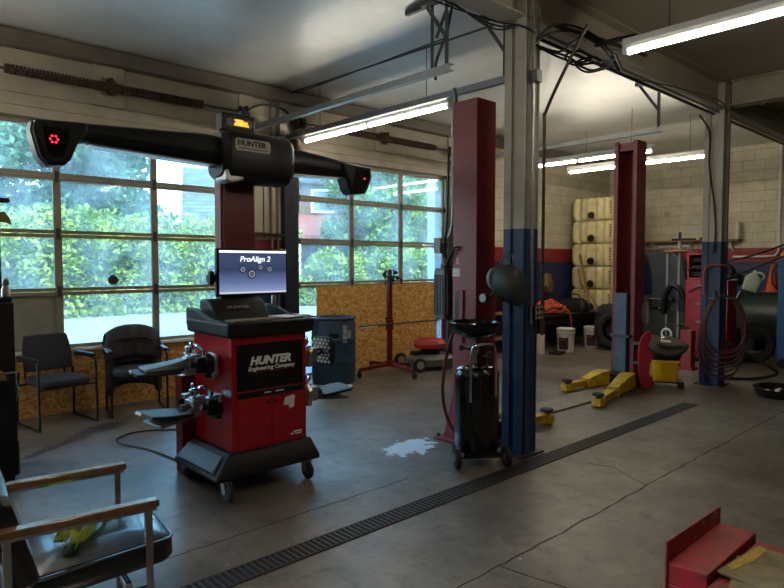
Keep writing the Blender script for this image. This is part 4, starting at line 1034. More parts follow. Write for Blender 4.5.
# red curved foot guard on the outer side of the far post
gd = [(0, .02), (.07, .0), (.13, .05), (.12, .14), (.07, .2), (.08, .32), (.12, .4), (.115, .47), (.07, .49), (.055, .55), (.09, .62), (.1, .7), (.07, .735), (.02, .72), (-.035, .64), (-.06, .52), (-.06, .3), (-.04, .12)]
o = MB().prism(gd, -.025, .025, 'xz').build('foot_guard', mat('guard_red', (140, 18, 32), .4, dirt=.3), p2_, loc=(-.36, .30, .02), rz=PI+.6, bev=.008)
for z in (.3, .55): MB().bb(-.25, -.12, .10, .14, z, z+.04).build('guard_bracket', DSTEEL, p2_)
# carriage and arm of the near post (mostly hidden)
MB().bb(-.08, .09, .11, .2, .16, 1.25).build('carriage_cover', BLUESHEET, p1_, bev=.004)
MB().bb(-.2, .2, .14, .36, .05, .175).build('carriage_head', BLACK, p1_, bev=.008)
lift_arm(p1_, (.1, .32, .085), (.14, .98, .07))
# cover plate between the posts
o = MB().bb(3.22, 3.6, 4.72, 7.5, .0, .02).build('floor_cover_plate', mat('worn_floor_plate', (128, 114, 102), .5, .2, dirt=.6, dscale=4, drgb=(84, 72, 62)), bev=.004); tag(o, 'long flat cover plate on the floor between the lift posts', 'floor plate')

# ------------------------------------------------------------------ things hung on the near column
hc = thing('hanging_case', 'dark rounded case hanging from a hook on the blue column', 'case', (4.20, 4.11, 1.28))
m = MB()
rings = []
for x, r0, z0 in ((-.13, .075, .19), (-.11, .10, .185), (-.06, .125, .18), (.03, .14, .17), (.11, .135, .14), (.125, .12, .13)):
    rings.append([(x, .105*r0/.14*math.cos(a)-.02, z0+r0*1.05*math.sin(a)*(1.15 if math.sin(a) < 0 else 1)) for a in [2*PI*k/18 for k in range(18)]])
m.loft(rings); m.build('case_body', mat('dull_dark_case', (48, 46, 42), .5, dirt=.5, dscale=10), hc)
MB().lathe([(0, -.02), (.05, -.02), (.085, .0), (.092, .03), (.07, .04), (0, .04)], (-.145, -.02, .2), 22, 'x').build('end_cap', mat('grey_green_cap', (136, 148, 136), .5, dirt=.4), hc)
MB().tube(spline([(.0, .09, .42), (.0, .03, .43), (.0, -.01, .40), (.01, -.02, .33)], 5), .006, 8).tube(spline([(-.07, -.02, .3), (-.03, -.02, .38), (.05, -.02, .38), (.07, -.02, .3)], 5), .008, 8).build('hook', DSTEEL, hc)
MB().lathe([(0, -.004), (.034, -.004), (.036, -.0), (.036, .03), (0, .03)], (-.135, -.16, .045), 20, 'y').build('pressure_gauge', WHITE, hc)
MB().lathe([(.034, .001), (.04, .001), (.04, -.035), (.034, -.035), (.034, .001)], (-.135, -.13, .045), 20, 'y', cap=False).build('gauge_bezel', BLACK, hc)
MB().cyl((-.135, -.1, .045), (-.08, -.06, .10), .01, n=8).build('gauge_stem', DSTEEL, hc)
ob = thing('outlet_box', 'dark outlet box with four sockets on the near column', 'outlet', (4.26, 4.42, 1.2))
MB().bb(-.005, .05, -.10, .02, -.06, .06).build('box', BLACK, ob, bev=.004)
fp_ = MB().bb(.05, .056, -.09, .01, -.052, .052).build('faceplate', mat('worn_faceplate', (150, 140, 118), .5), ob, bev=.002)
for a, b_ in ((-.065, -.025), (-.065, .025), (-.015, -.025), (-.015, .025)):
    MB().lathe([(0, 0), (.016, 0), (.016, .003), (0, .003)], (.056, a, b_), 12, 'x').build('socket', BLACK, fp_)
# ------------------------------------------------------------------ back left corner: stacked tanks, bench, buckets
def fluid_tank(z, label, first):
    t = thing('fluid_tank', label, 'tank', (.66, 12.15, z), group='stacked plastic fluid tanks')
    W, D, Hh = 1.06, .72, .455
    def sec(z_, e): 
        # ribbed outline: shallow vertical flutes in the front
        pts = []
        n = 48
        for k in range(n+1):
            u = -W/2+W*k/n
            fl = .07*(1-abs(math.sin(k*PI/8)))
            pts.append((u*(1-e), (-D/2+fl)*(1-e), z_))
        pts += [(W/2*(1-e), -D/4, z_), (W/2*(1-e), D/2*(1-e), z_), (-W/2*(1-e), D/2*(1-e), z_), (-W/2*(1-e), -D/4, z_)]
        return pts
    MB().loft([sec(0, .09), sec(.02, .045), sec(.06, .012), sec(.1, 0), sec(Hh-.1, 0), sec(Hh-.06, .012), sec(Hh-.02, .045), sec(Hh, .09)]).build('tank_body', TANKP, t, bev=.0)
    MB().bb(-.15, .05, -D/2-.02, -D/2+.03, .05, .42).build('outlet_boss', TANKP, t, bev=.02)
    MB().lathe([(.0, -.06), (.055, -.06), (.06, -.05), (.06, 0), (.0, 0)], (-.05, -D/2-.02, .10), 20, 'y').build('outlet_cap', BLACK, t)
    MB().lathe([(.0, 0), (.075, 0), (.075, .02), (0, .02)], (-.05, -D/2-.022, .10), 20, 'y').build('cap_ring', DSTEEL, t)
    MB().bb(-.07, -.03, -D/2-.022, -D/2-.018, .28, .34).build('paper_label', mat('aged_label', (196, 186, 150), .8), t)
    m = MB()
    for k in range(5): m.bb(.345, .365, -D/2-.004, -D/2+.02, .12+k*.055, .145+k*.055)
    m.build('level_mark', mat('dark_print', (52, 50, 44), .8), t)
    m = MB()
    for k in range(4): m.bb(-W/2-.006, -W/2+.03, -D/2+.06, -D/2+.2, .08+k*.085, .13+k*.085)
    m.build('side_grip', mat('ochre_dark_plastic', (96, 82, 46), .7), t)
    return t
names = ['lowest of the stacked yellowed fluid tanks behind the bench', 'second stacked fluid tank from the bottom, crossed by the leaning lath',
         'middle one of the five stacked fluid tanks', 'second stacked fluid tank from the top', 'topmost yellowed fluid tank, below the far tube lights']
for i in range(5): fluid_tank(.62+i*.472, names[i], i == 0)
tk = thing('tank_stand', 'black steel stand carrying the stacked fluid tanks', 'stand', (.72, 12.15, 0))
MB().bb(.2, 1.24, 11.78, 12.52, .57, .61).build('stand_top', BLACK, tk, True)
for xx in (.23, 1.2):
    for yy in (11.81, 12.48): MB().bb(xx-.03, xx+.03, yy-.03, yy+.03, 0, .57).build('leg', BLACK, tk, True)
o = MB().beam((.80, 11.44, .655), (.38, 11.74, 1.8), .05, .02, (0, 1, 0)).build('leaning_lath', PLY); tag(o, 'tan wooden lath leaning against the stacked tanks', 'lath')
o = MB().tube(spline([(.42, 11.60, 1.5), (.5, 11.62, 1.2), (.7, 11.62, .95), (.9, 11.5, .78), (.96, 11.44, .675)], 6), .018, 8).build('tan_hose', mat('tan_hose', (146, 118, 66), .6)); tag(o, 'tan hose curving down the front of the stacked tanks', 'hose')
wb = thing('work_bench', 'dark steel work bench along the left wall, below the orange cord', 'bench', (.52, 10.5, 0))
MB().bb(.1, .98, 9.5, 11.5, .615, .65).build('bench_top', BLACK, wb, True, bev=.003)
for xx in (.14, .94):
    for yy in (9.54, 11.46): MB().bb(xx-.03, xx+.03, yy-.03, yy+.03, 0, .615).build('leg', DRED, wb, True)
MB().bb(.14, .94, 9.54, 9.58, .5, .6).bb(.92, .96, 9.54, 11.46, .5, .6).build('apron', BLACK, wb, True)
oc = thing('extension_cord', 'heap of orange extension cord on the work bench', 'cord', (.66, 10.15, .652))
rnd = random.Random(3)
pts = []
for k in range(120):
    a = k*.53+rnd.uniform(-.3, .3); r_ = rnd.uniform(.06, .30)
    pts.append((r_*math.cos(a)*1.0, .5*math.sin(a)*r_/.3+rnd.uniform(-.06, .06), .015+.24*(1-r_/.31)+rnd.uniform(0, .09)))
MB().tube(spline(pts, 3), .011, 5).build('cord_coil', ORCORD, oc)
MB().tube(spline([(.25, .1, .05), (.37, .15, .02), (.41, .15, -.2), (.39, .2, -.4), (.36, .3, -.5)], 6), .009, 6).build('cord_tail', ORCORD, oc)
o = thing('hand_tool', 'red and black power tool on the bench behind the orange cord', 'tool', (.4, 9.66, .652))
MB().box((0, 0, .16), (.1, .2, .14)).build('tool_body', RED, o, bev=.02); MB().box((0, .02, .05), (.07, .09, .1)).build('tool_handle', BLACK, o, bev=.01); MB().cyl((.0, -.1, .17), (0, -.22, .17), .03, .015).build('tool_nose', CHROME, o)
def bucket(loc, label, rz=0, r=.145, h=.37):
    t = thing('plastic_bucket', label, 'bucket', loc, rz, group='white buckets by the bench')
    MB().lathe([(0, .005), (r*.86, .005), (r*.87, .0), (r*.97, h*.80), (r*1.05, h*.81), (r*1.05, h*.85), (r*.98, h*.86), (r, h), (r*1.04, h), (r*1.04, h*.95), (r*.93, h*.94), (r*.85, .02), (0, .02)], n=30).build('pail', WHITEP, t)
    m = MB(); vs = []
    for k in range(9):
        a = -1.35+k*.14; vs += [((r*.9+.004)*math.cos(a), (r*.9+.004)*math.sin(a), h*.12), ((r*.96+.006)*math.cos(a), (r*.96+.006)*math.sin(a), h*.64)]
    m.add(vs, [(2*k, 2*k+2, 2*k+3, 2*k+1) for k in range(8)]).build('dark_red_label', mat('bucket_label', (84, 34, 34), .6, dirt=.5, dscale=14, drgb=(40, 36, 34)), t)
    MB().tube(spline([(-r*1.05, 0, h*.83), (-r*.9, -r*.7, h*.6), (0, -r*1.2, h*.5), (r*.9, -r*.7, h*.6), (r*1.05, 0, h*.83)], 6), .005, 6).build('bail_handle', STEEL, t)
    MB().lathe([(0, h-.01), (r*.99, h-.01), (r*1.02, h+.004), (r*.9, h+.012), (0, h+.012)], n=30).build('lid', WHITEP, t)
    return t
bucket((1.12, 10.02, 0), 'white bucket under the orange cord, left of the other white bucket', -.5, .165, .42)
bucket((1.16, 10.88, 0), 'white bucket with a dark label beside the leaning tyre', -.4, .15, .4)
o = MB().lathe([(0, 0), (.075, 0), (.075, .34), (.07, .35), (0, .35)], n=20).build('white_canister', WHITEP, loc=(.98, 9.42, 0)); tag(o, 'narrow white canister at the bench leg, leftmost of the white containers', 'canister')
o = MB().bb(-.10, .10, -.15, .15, 0, .04).build('black_tray', BLACK, loc=(1.2, 9.62, 0), rz=.2); tag(o, 'small black tray on the floor before the left bucket', 'tray')
def tyre(loc, R, w, rot, label, name='spare_tyre', rim=True):
    t = thing(name, label, 'tyre', loc, group='loose tyres')
    t.rotation_euler = rot
    hw = w/2
    prof = [(R*.62, -hw*.7), (R*.70, -hw*.95), (R*.86, -hw), (R*.96, -hw*.8), (R, -hw*.5), (R, hw*.5), (R*.96, hw*.8), (R*.86, hw), (R*.70, hw*.95), (R*.62, hw*.7), (R*.60, 0), (R*.62, -hw*.7)]
    MB().lathe(prof, (0, 0, 0), 44, 'x', cap=False).build('tread_and_walls', RUBBER, t)
    m = MB()
    for k in range(44):
        a = 2*PI*k/44
        m.box((0, (R+.001)*math.cos(a), (R+.001)*math.sin(a)), (w*.8, .022, .012), (a-PI/2, 0, 0))
    m.build('tread_blocks', RUBBER, t)
    if rim:
        MB().lathe([(R*.60, -hw*.6), (R*.55, -hw*.5), (R*.5, -.02), (R*.2, .0), (.0, .0), (0, -.01), (R*.2, -.02), (R*.5, -.06), (R*.6, -hw*.7)], (0, 0, 0), 36, 'x', cap=False).build('wheel_rim', mat('dark_rim', (46, 46, 48), .45, .6), t)
        MB().lathe([(0, 0), (.04, 0), (.04, .03), (0, .035)], (-.0, 0, 0), 14, 'x').build('hub_cap', CHROME, t)
    return t
tyre((1.66, 10.85, .375), .375, .24, (0, .0, -PI/2*.62), 'black tyre standing by the bench, right of the white buckets')
m = thing('tool_bag', 'black tool bag on the bench in front of the lowest tank', 'bag', (.62, 11.1, .652))
MB().loft([rounded(-.3, .3, -.14, .14, 0, .05), rounded(-.32, .32, -.15, .15, .1, .06), rounded(-.24, .26, -.1, .12, .22, .06), rounded(-.12, .18, -.05, .06, .27, .04)]).build('bag_body', MBLACK, m)
MB().tube(spline([(-.15, 0, .24), (-.1, 0, .33), (.1, 0, .34), (.16, 0, .24)], 6), .012, 8).build('bag_handle', BLACK, m)
o = MB().loft([rounded(-.22, .22, -.13, .13, 0, .05), rounded(-.24, .2, -.13, .14, .09, .06), rounded(-.15, .16, -.09, .09, .16, .05)]).build('grey_bundle', JACKET, loc=(1.32, 11.3, .66)); tag(o, 'dark cloth bundle on the crate beside the lift post', 'bundle')
o = MB().bb(1.08, 1.58, 11.1, 11.5, 0, .66).build('dark_crate', MBLACK, bev=.01); tag(o, 'dark crate behind the standing tyre', 'crate')
o = MB().loft([[(0.01, 10.93, 1.02), (.14, 10.95, 1.0), (.14, 11.08, 1.0), (.01, 11.1, 1.02)], [(.01, 10.86, 1.16), (.18, 10.88, 1.15), (.18, 11.12, 1.15), (.01, 11.14, 1.16)], [(.01, 10.90, 1.42), (.12, 10.95, 1.4), (.12, 11.06, 1.4), (.01, 11.12, 1.42)]]).build('hanging_bag', mat('ochre_bag', (112, 88, 40), .8, dirt=.6), bev=.02); tag(o, 'ochre bag hanging on the blue wall left of the tanks', 'bag')
# low shelving on the left wall seen between lift post and column
sh = thing('parts_shelf', 'brown shelf unit between the near lift post and the column', 'shelf', (.35, 8.95, 0))
for z in (.25, .7, 1.15): MB().bb(.08, .55, 8.55, 9.35, z, z+.03).build('shelf_board', PLY, sh, True)
for yy in (8.56, 9.32): MB().bb(.08, .55, yy-.015, yy+.015, 0, 1.2).build('side_panel', PLY, sh, True)

# ------------------------------------------------------------------ back right corner
hb = thing('wheel_balancer', 'dark wheel balancer with a curved guard hood, behind the far lift post', 'wheel balancer', (2.0, 12.2, 0))
out = [(1.60, 1.86), (2.18, 1.86), (2.33, 1.72), (2.42, 1.50), (2.47, 1.2), (2.48, .9), (2.40, .72), (1.72, .72), (1.76, .9), (1.79, 1.15), (1.77, 1.4), (1.70, 1.66)]
MB().prism(out, 12.0, 12.28, 'xz').build('guard_hood', mat('dark_slate_hood', (44, 50, 58), .45, dirt=.3), hb, True, bev=.04, seg=3)
MB().bb(1.62, 2.42, 12.05, 12.6, .03, .74).build('balancer_cabinet', mat('dark_cabinet_grey', (52, 56, 60), .5, dirt=.3), hb, True, bev=.02)
MB().cyl((1.55, 11.9, .92), (2.2, 11.9, .92), .02, n=12).build('balancer_shaft', CHROME, hb, True)
MB().lathe([(0, 0), (.09, 0), (.05, .12), (.02, .14), (0, .14)], (1.62, 11.9, .92), 18, 'x').build('cone', DSTEEL, hb, True)
MB().bb(1.7, 1.8, 11.86, 12.06, .74, .98).bb(2.1, 2.2, 11.86, 12.06, .74, .98).build('bearing_block', DSTEEL, hb, True, bev=.01)
rk = thing('arm_press', 'grey press with two tall bars and a tan top, before the dark hood', 'press', (2.68, 11.0, 0))
m = MB().bb(2.36, 3.0, 10.85, 11.2, .0, .12); m.build('press_base', BLACK, rk, True, bev=.01)
MB().bb(2.51, 2.55, 10.98, 11.02, .12, 1.80).build('upright_bar', STEEL, rk, True, bev=.003)
MB().bb(2.71, 2.75, 10.98, 11.02, .12, 2.0).build('upright_bar', STEEL, rk, True, bev=.003)
MB().bb(2.712, 2.748, 10.982, 11.018, 2.0, 2.15).build('bar_tip', BLACK, rk, True)
MB().bb(2.93, 2.96, 10.98, 11.02, .12, 1.80).build('upright_bar', DSTEEL, rk, True, bev=.003)
MB().lathe([(0, 0), (.2, 0), (.21, .015), (.16, .045), (.05, .055), (0, .055)], (2.67, 11.0, 1.80), 26).build('top_plate', mat('tan_plate', (132, 104, 70), .6, dirt=.4), rk, False).location = (-2.68, -11.0, 0)
MB().bb(2.3, 3.05, 10.97, 11.03, 1.79, 1.81).build('top_cross_bar', DSTEEL, rk, True)
MB().tube(spline([(2.50, 10.95, .72), (2.52, 10.93, 1.0), (2.64, 10.92, 1.22), (2.78, 10.92, 1.16), (2.86, 10.93, 1.0)], 6), .05, 10).build('swing_arm', BLACK, rk, True)
for z in (.52, .78, .95): MB().bb(2.38, 3.02, 10.975, 11.025, z, z+.025).build('cross_bar', DSTEEL, rk, True)
MB().bb(2.75, 2.88, 10.9, 11.04, .8, 1.1).build('slide_block', BLACK, rk, True, bev=.01)
MB().bb(2.56, 2.70, 11.05, 11.1, .78, 1.2).build('back_plate', mat('slate_plate', (72, 74, 88), .5), rk, True)
for xx, z in ((2.45, .8), (2.83, .55), (2.95, .8), (2.62, .98)): MB().lathe([(0, -.04), (.04, -.04), (.04, .04), (0, .04)], (xx, 10.96, z), 12, 'x').build('clamp_jaw', BLACK, rk, True)
cb_ = thing('red_tool_cabinet', 'bright red steel cabinet directly behind the hose column', 'cabinet', (3.35, 10.75, 0))
MB().bb(3.02, 3.68, 10.55, 10.95, .06, 1.34).build('cabinet_body', RED, cb_, True, bev=.01)
MB().bb(3.04, 3.66, 10.56, 10.94, 0, .06).build('plinth', BLACK, cb_, True)
for k in range(4): 
    d_ = MB().bb(3.05, 3.65, 10.536, 10.55, .12+k*.3, .39+k*.3).build('drawer', RED, cb_, True, bev=.004)
    MB().bb(3.2, 3.5, 10.515, 10.536, .34+k*.3, .36+k*.3).build('drawer_handle', CHROME, d_, False).location = (-3.35, -10.75, 0)
MB().bb(3.6, 3.66, 10.53, 10.536, 1.1, 1.16).build('blue_sticker', mat('blue_label_paper', (66, 104, 140), .6), cb_, True)
ro = thing('red_upper_chest', 'red tool chest with dark contents on the red steel cabinet', 'tool chest', (3.2, 10.75, 1.345))
MB().bb(-.17, .17, -.17, .17, 0, .03).bb(-.17, -.14, -.17, .17, 0, .42).bb(.14, .17, -.17, .17, 0, .42).bb(-.17, .17, .14, .17, 0, .42).bb(-.17, .17, -.17, .17, .40, .44).build('chest_shell', RED, ro, bev=.004)
for k in range(3): MB().bb(-.12, .12, -.1, .1, .05+k*.12, .12+k*.12).build('chest_tray', BLACK, ro, bev=.01)
o = MB().torus((0, 0, .14), .11, .035, 'y', 24, 10).torus((.03, .06, .12), .09, .03, 'y', 24, 8).build('black_hose_ring', BLACK, loc=(3.55, 10.75, 1.345)); tag(o, 'black coiled ring of hose on top of the red cabinet, right of the column', 'hose')
ty2 = tyre((3.86, 11.2, .31), .32, .22, (0, -.16, PI/2+.35), 'worn tyre leaning before the dark green tank', rim=False)
gt = thing('green_oil_tank', 'large dark green cylindrical tank lying on its side by the back wall', 'tank', (4.2, 12.98, 0))
MB().lathe([(0, 2.9), (.2, 2.92), (.38, 2.97), (.48, 3.04), (.51, 3.12), (.51, 5.5), (.44, 5.6), (0, 5.65)], (0, 12.98, .57), 48, 'x').build('tank_shell', DGREEN, gt, True)
for xx in (3.4, 5.1): MB().bb(xx-.06, xx+.06, 12.6, 13.36, 0, .3).build('saddle', BLACK, gt, True)
m = MB()
for xx in (3.8, 4.6): m.lathe([(.508, xx), (.516, xx), (.516, xx+.03), (.508, xx+.03)], (0, 12.98, .57), 48, 'x', cap=False)
m.build('weld_band', DGREEN, gt, True)
MB().cyl((4.4, 12.98, 1.07), (4.4, 12.98, 1.13), .05).build('filler_cap', DSTEEL, gt, True)
cn = thing('traffic_cone', 'faded orange traffic cone standing on the dark green tank', 'cone', (3.62, 12.95, 1.075))
MB().bb(-.14, .14, -.14, .14, 0, .022).build('cone_base', ORANGE, cn, bev=.01)
MB().lathe([(.115, .02), (.105, .04), (.03, .50), (.024, .52), (.018, .52), (.02, .5), (.1, .02)], n=28).build('cone_body', ORANGE, cn)
jg = thing('plastic_jug', 'pale green plastic jug tilted on the green tank, left of the cone', 'jug', (3.27, 12.80, 1.10), .5)
jg.rotation_euler = (.0, .35, .5)
MB().loft([rounded(-.13, .13, -.08, .08, .0, .04), rounded(-.14, .14, -.09, .09, .03, .05), rounded(-.14, .14, -.09, .09, .24, .05), rounded(-.08, .05, -.05, .05, .32, .03), rounded(-.05, .0, -.03, .03, .35, .015)]).build('jug_body', JUG, jg)
MB().tube(spline([(.12, 0, .2), (.15, 0, .34), (.06, 0, .38), (-.02, 0, .34)], 6), .018, 8).build('jug_handle', JUG, jg)
MB().lathe([(0, .35), (.03, .35), (.03, .39), (0, .39)], (-.025, 0, 0), 14).build('jug_cap', WHITEP, jg)
hh = thing('black_helmet', 'black rounded helmet leaning on the green tank behind the column', 'helmet', (3.05, 12.75, 1.2))
MB().lathe([(0, .26), (.08, .25), (.14, .2), (.16, .1), (.15, 0), (.14, 0), (.14, .1), (0, .2)], n=26).build('helmet_shell', BLACK, hh)
MB().bb(-.1, .1, -.17, -.13, .03, .12).build('visor', GREY, hh, bev=.01)
# red axle jack with a silver canister
rj = thing('red_floor_jack', 'low red jack with an upright red post, left of the hose column', 'jack', (3.2, 9.75, 0))
MB().bb(3.33, 3.50, 9.62, 9.78, .02, .6).build('jack_post', RED, rj, True, bev=.01)
MB().bb(3.30, 3.53, 9.58, 9.82, 0, .03).build('jack_foot', RED, rj, True)
MB().bb(2.98, 3.33, 9.64, 9.8, .16, .27).build('jack_beam', RED, rj, True, bev=.01)
for xx in (3.05, 3.25): MB().cyl((xx, 9.62, .08), (xx, 9.82, .08), .08, n=18).build('jack_wheel', RUBBER, rj, True)
m = MB()
for k in range(3): m.cyl((3.37+k*.04, 9.66, .6), (3.37+k*.04, 9.66, .66), .012, n=8)
m.build('jack_studs', DSTEEL, rj, True)
sj = thing('silver_canister', 'silver canister with a ring handle lying on the red jack', 'canister', (3.1, 9.72, .272))
MB().loft([rounded(-.17, .19, -.09, .09, 0.0, .04), rounded(-.19, .21, -.1, .1, .09, .05), rounded(-.14, .2, -.07, .07, .17, .05), rounded(-.05, .1, -.03, .03, .2, .03)]).build('canister_body', CHROME, sj, bev=.004)
MB().torus((-.02, 0, .24), .075, .016, 'y', 24, 8).build('ring_handle', WHITE, sj)
# mop bucket with dark cloths draped over it
mb_ = thing('mop_bucket', 'yellow mop bucket on casters beside the red foot guard', 'mop bucket', (3.75, 8.10, 0), .5)
MB().loft([rounded(-.15, .15, -.13, .13, .07, .05), rounded(-.17, .17, -.15, .15, .32, .05), rounded(-.19, .19, -.17, .17, .33, .05), rounded(-.19, .19, -.17, .17, .36, .05), rounded(-.16, .16, -.14, .14, .36, .05), rounded(-.14, .14, -.12, .12, .1, .05)]).build('pail', MYEL, mb_)
for a, b_ in ((-.17, -.15), (.2, -.15), (-.17, .15), (.2, .15)):
    MB().lathe([(0, -.015), (.035, -.012), (.038, 0), (.035, .012), (0, .015)], (a, b_, .038), 16, 'y').build('caster_wheel', RUBBER, mb_)
MB().bb(-.19, .23, -.17, .17, .07, .085).build('caster_frame', BLACK, mb_, bev=.004)
MB().loft([rounded(-.16, .17, -.14, .14, .36, .04), rounded(-.19, .2, -.15, .15, .42, .04), rounded(-.17, .19, -.13, .14, .50, .04), rounded(-.1, .12, -.1, .1, .53, .04)]).build('wringer', BLACK, mb_)
cl = thing('draped_coveralls', 'dark grey coveralls heaped over the yellow mop bucket', 'clothes', (3.75, 8.10, .40), .5)
m = MB(); rings = []
for j, (z, r_) in enumerate(((.06, .20), (.10, .245), (.15, .25), (.20, .22), (.235, .15), (.245, .05))):
    rings.append([(r_*1.2*(1+.10*math.sin(3*a+j*.6))*math.cos(a)-.02, r_*.82*(1+.10*math.cos(4*a+j))*math.sin(a), z+.03*math.sin(2*a+1)+.015*math.sin(5*a+j)-.05*max(0, math.cos(a+.6))) for a in [2*PI*k/26 for k in range(26)]])
m.loft(rings).build('cloth_heap', mat('worn_grey_coverall', (92, 86, 74), .95, dirt=.6, dscale=7, bump=.5, bscale=30), cl, sub=1)
MB().tube(spline([(-.1, -.19, .18), (0, -.22, .15), (.12, -.19, .15), (.2, -.1, .13)], 6), [.02]*19, 8).build('cuff', JACKET, cl)
MB().box((-.0, -.17, .21), (.12, .05, .012), (.5, .1, .1)).build('pale_stripe', WHITEP, cl)
o = MB().loft([rounded(-.05, .05, -.03, .03, 0, .02), rounded(-.06, .06, -.035, .035, .12, .02), rounded(-.035, .05, -.03, .03, .27, .02)]).build('grey_glove', GREY, p2_, loc=(-.20, -.1, .82)); 
o.name = 'hanging_glove'
o = MB().lathe([(0, .0), (.21, .0), (.24, .03), (.265, .11), (.275, .115), (.27, .125), (.255, .115), (.225, .03), (0, .015)], n=40).build('oil_drain_pan', GBLACK, loc=(4.98, 8.45, 0)); tag(o, 'round black oil pan on the floor at the right edge', 'pan')
gx = thing('gear_oil_cart', 'blue upright oil cart with a yellow cap at the right edge', 'cart', (4.55, 11.0, 0))
MB().bb(4.31, 4.94, 10.75, 11.2, .14, 1.70).build('cart_body', mat('oil_cart_blue', (52, 92, 136), .45, dirt=.3), gx, True, bev=.03)
MB().lathe([(0, 0), (.14, 0), (.15, .05), (.09, .13), (0, .14)], (-.12, -.02, 1.70), 20).build('yellow_cap', MYEL, gx)
for a, b_ in ((4.39, 10.8), (4.86, 10.8), (4.39, 11.15), (4.86, 11.15)): MB().cyl((a, b_-.02, .07), (a, b_+.02, .07), .07, n=16).build('cart_wheel', RUBBER, gx, True)
MB().tube(spline([(4.32, 10.85, 1.2), (4.23, 10.8, 1.3), (4.23, 10.8, 1.5), (4.32, 10.85, 1.6)], 5), .012, 8).build('side_handle', BLACK, gx, True)
# wall shelf on the back wall
ws = thing('wall_shelf', 'long brown wall shelf on the back wall above the dark hood', 'shelf', (1.9, 13.55, 2.08))
MB().bb(.9, 2.86, 13.42, 13.66, 2.06, 2.10).build('shelf_board', PLY, ws, True, bev=.003)
for xx in (1.1, 1.9, 2.7): MB().prism([(13.66, 2.06), (13.45, 2.06), (13.66, 1.86)], xx-.012, xx+.012, 'yz').build('shelf_bracket', WHITE, ws, True)
o = MB().bb(1.55, 2.0, 13.45, 13.6, 2.102, 2.14).build('black_tool_case', BLACK, bev=.008); tag(o, 'flat black case on the wall shelf, left of the smaller one', 'case')
o = MB().bb(2.12, 2.42, 13.45, 13.6, 2.102, 2.15).build('black_tool_case', BLACK, bev=.008); tag(o, 'short black case on the wall shelf beside the column', 'case')
o = MB().bb(1.2, 1.9, 13.60, 13.66, 1.955, 2.0).build('fluorescent_fixture_spare', WHITE, bev=.004); o.name = 'white_rail'; tag(o, 'white rail fixed under the brown wall shelf', 'rail')
o = MB().bb(1.30, 1.40, 13.655, 13.668, 2.62, 2.74).build('wall_plate', CREAM, bev=.004); tag(o, 'small square cover plate on the cream block wall', 'wall plate')
o = MB().tube(spline([(2.72, 13.62, 1.75), (3.35, 13.62, 1.75), (3.48, 13.62, 1.78), (3.53, 13.62, 1.9), (3.53, 13.62, 2.2), (3.53, 13.62, 3.9)], 6), .02, 8).build('wall_conduit', WHITE); tag(o, 'white pipe bending up the back wall beyond the traffic cone', 'pipe')
o = MB().lathe([(0, 0), (.045, 0), (.045, .34), (0, .34)], n=16).build('white_bottle', WHITEP, loc=(2.83, 13.5, 2.102)); tag(o, 'tall white bottle at the right end of the wall shelf', 'bottle')

# ------------------------------------------------------------------ hoses on the far column
hs = thing('air_hose_coil', 'brown rubber hose coiled in long loops on the far column', 'hose', (4.33, 8.47, .72))
rv = Vector((.68, .73, 0)); nv = Vector((.73, -.68, 0))
for k in range(8):
    rx = .235+.03*rnd.uniform(-1, 1); top = .48; bot = -.60+.055*k+rnd.uniform(-.02, .02)
    cz = (top+bot)/2; rz_ = (top-bot)/2
    P = []
    for j in range(40):
        a = 2*PI*j/40
        u = math.copysign(abs(math.cos(a))**.8, math.cos(a))*(rx+.04)*(1-.15*math.sin(a))
        P.append(rv*u+nv*(.012*k-.02+.008*math.sin(3*a+k))+Vector((0, 0, cz+rz_*math.sin(a))))
    MB().tube(P, .0125, 7, closed=True).build('hose_loop', BRHOSE, hs)
for u in (-.13, .12):
    m = MB().beam(rv*u+Vector((0, 0, .44))-nv*.14, rv*u+Vector((0, 0, .44))+nv*.10, .09, .012).beam(rv*u+Vector((0, 0, .44))+nv*.10, rv*(u*1.35)+Vector((0, 0, .54))+nv*.115, .09, .012, (1, 0, 0))
    m.build('hose_hook', STEEL, hs)
o = MB().tube(spline([(4.30, 8.72, 1.56), (4.3, 8.6, 1.58), (4.26, 8.55, 1.59), (4.12, 8.55, 1.58), (4.06, 8.55, 1.5), (4.05, 8.55, 1.3), (4.06, 8.55, 1.2)], 6), .013, 8).build('red_air_line', mat('faded_red_hose', (150, 62, 58), .5)); tag(o, 'faded red air line bent around the far column above the hose coil', 'hose')
o = MB().tube(spline([(4.0, 9.3, .55), (4.3, 9.5, .35), (4.52, 9.62, .2), (4.62, 9.7, .08), (4.4, 9.4, .02), (4.1, 9.2, .02), (3.9, 9.2, .03)], 8), .022, 8).build('black_hose', RUBBER); tag(o, 'thick black hose looping down to the floor right of the hose column', 'hose')
o = MB().tube(spline([(3.95, 8.55, 3.55), (4.08, 8.56, 3.3), (4.08, 8.57, 2.9), (4.15, 8.57, 2.4), (4.18, 8.57, 2.0), (4.16, 8.57, 1.75)], 8), .012, 8).build('hanging_cable', BLACK); tag(o, 'black cable hanging down the far column from the ceiling beam', 'cord')
for k, (za, xb, zb, lab) in enumerate(((1.98, 3.0, 1.5, 'upper'), (1.86, 3.1, 1.2, 'lower'))):
    o = MB().tube(spline([(4.6+.1*k, 10.72, za), (4.0, 10.5, (za+zb)/2-.02), (xb+.25, 10.4, zb+.05), (xb+.02, 10.45, zb-.06*k)], 8), .014, 8).build('air_line', BLACK); tag(o, lab+' of two black air lines sagging from the right edge to the red cabinet', 'hose')

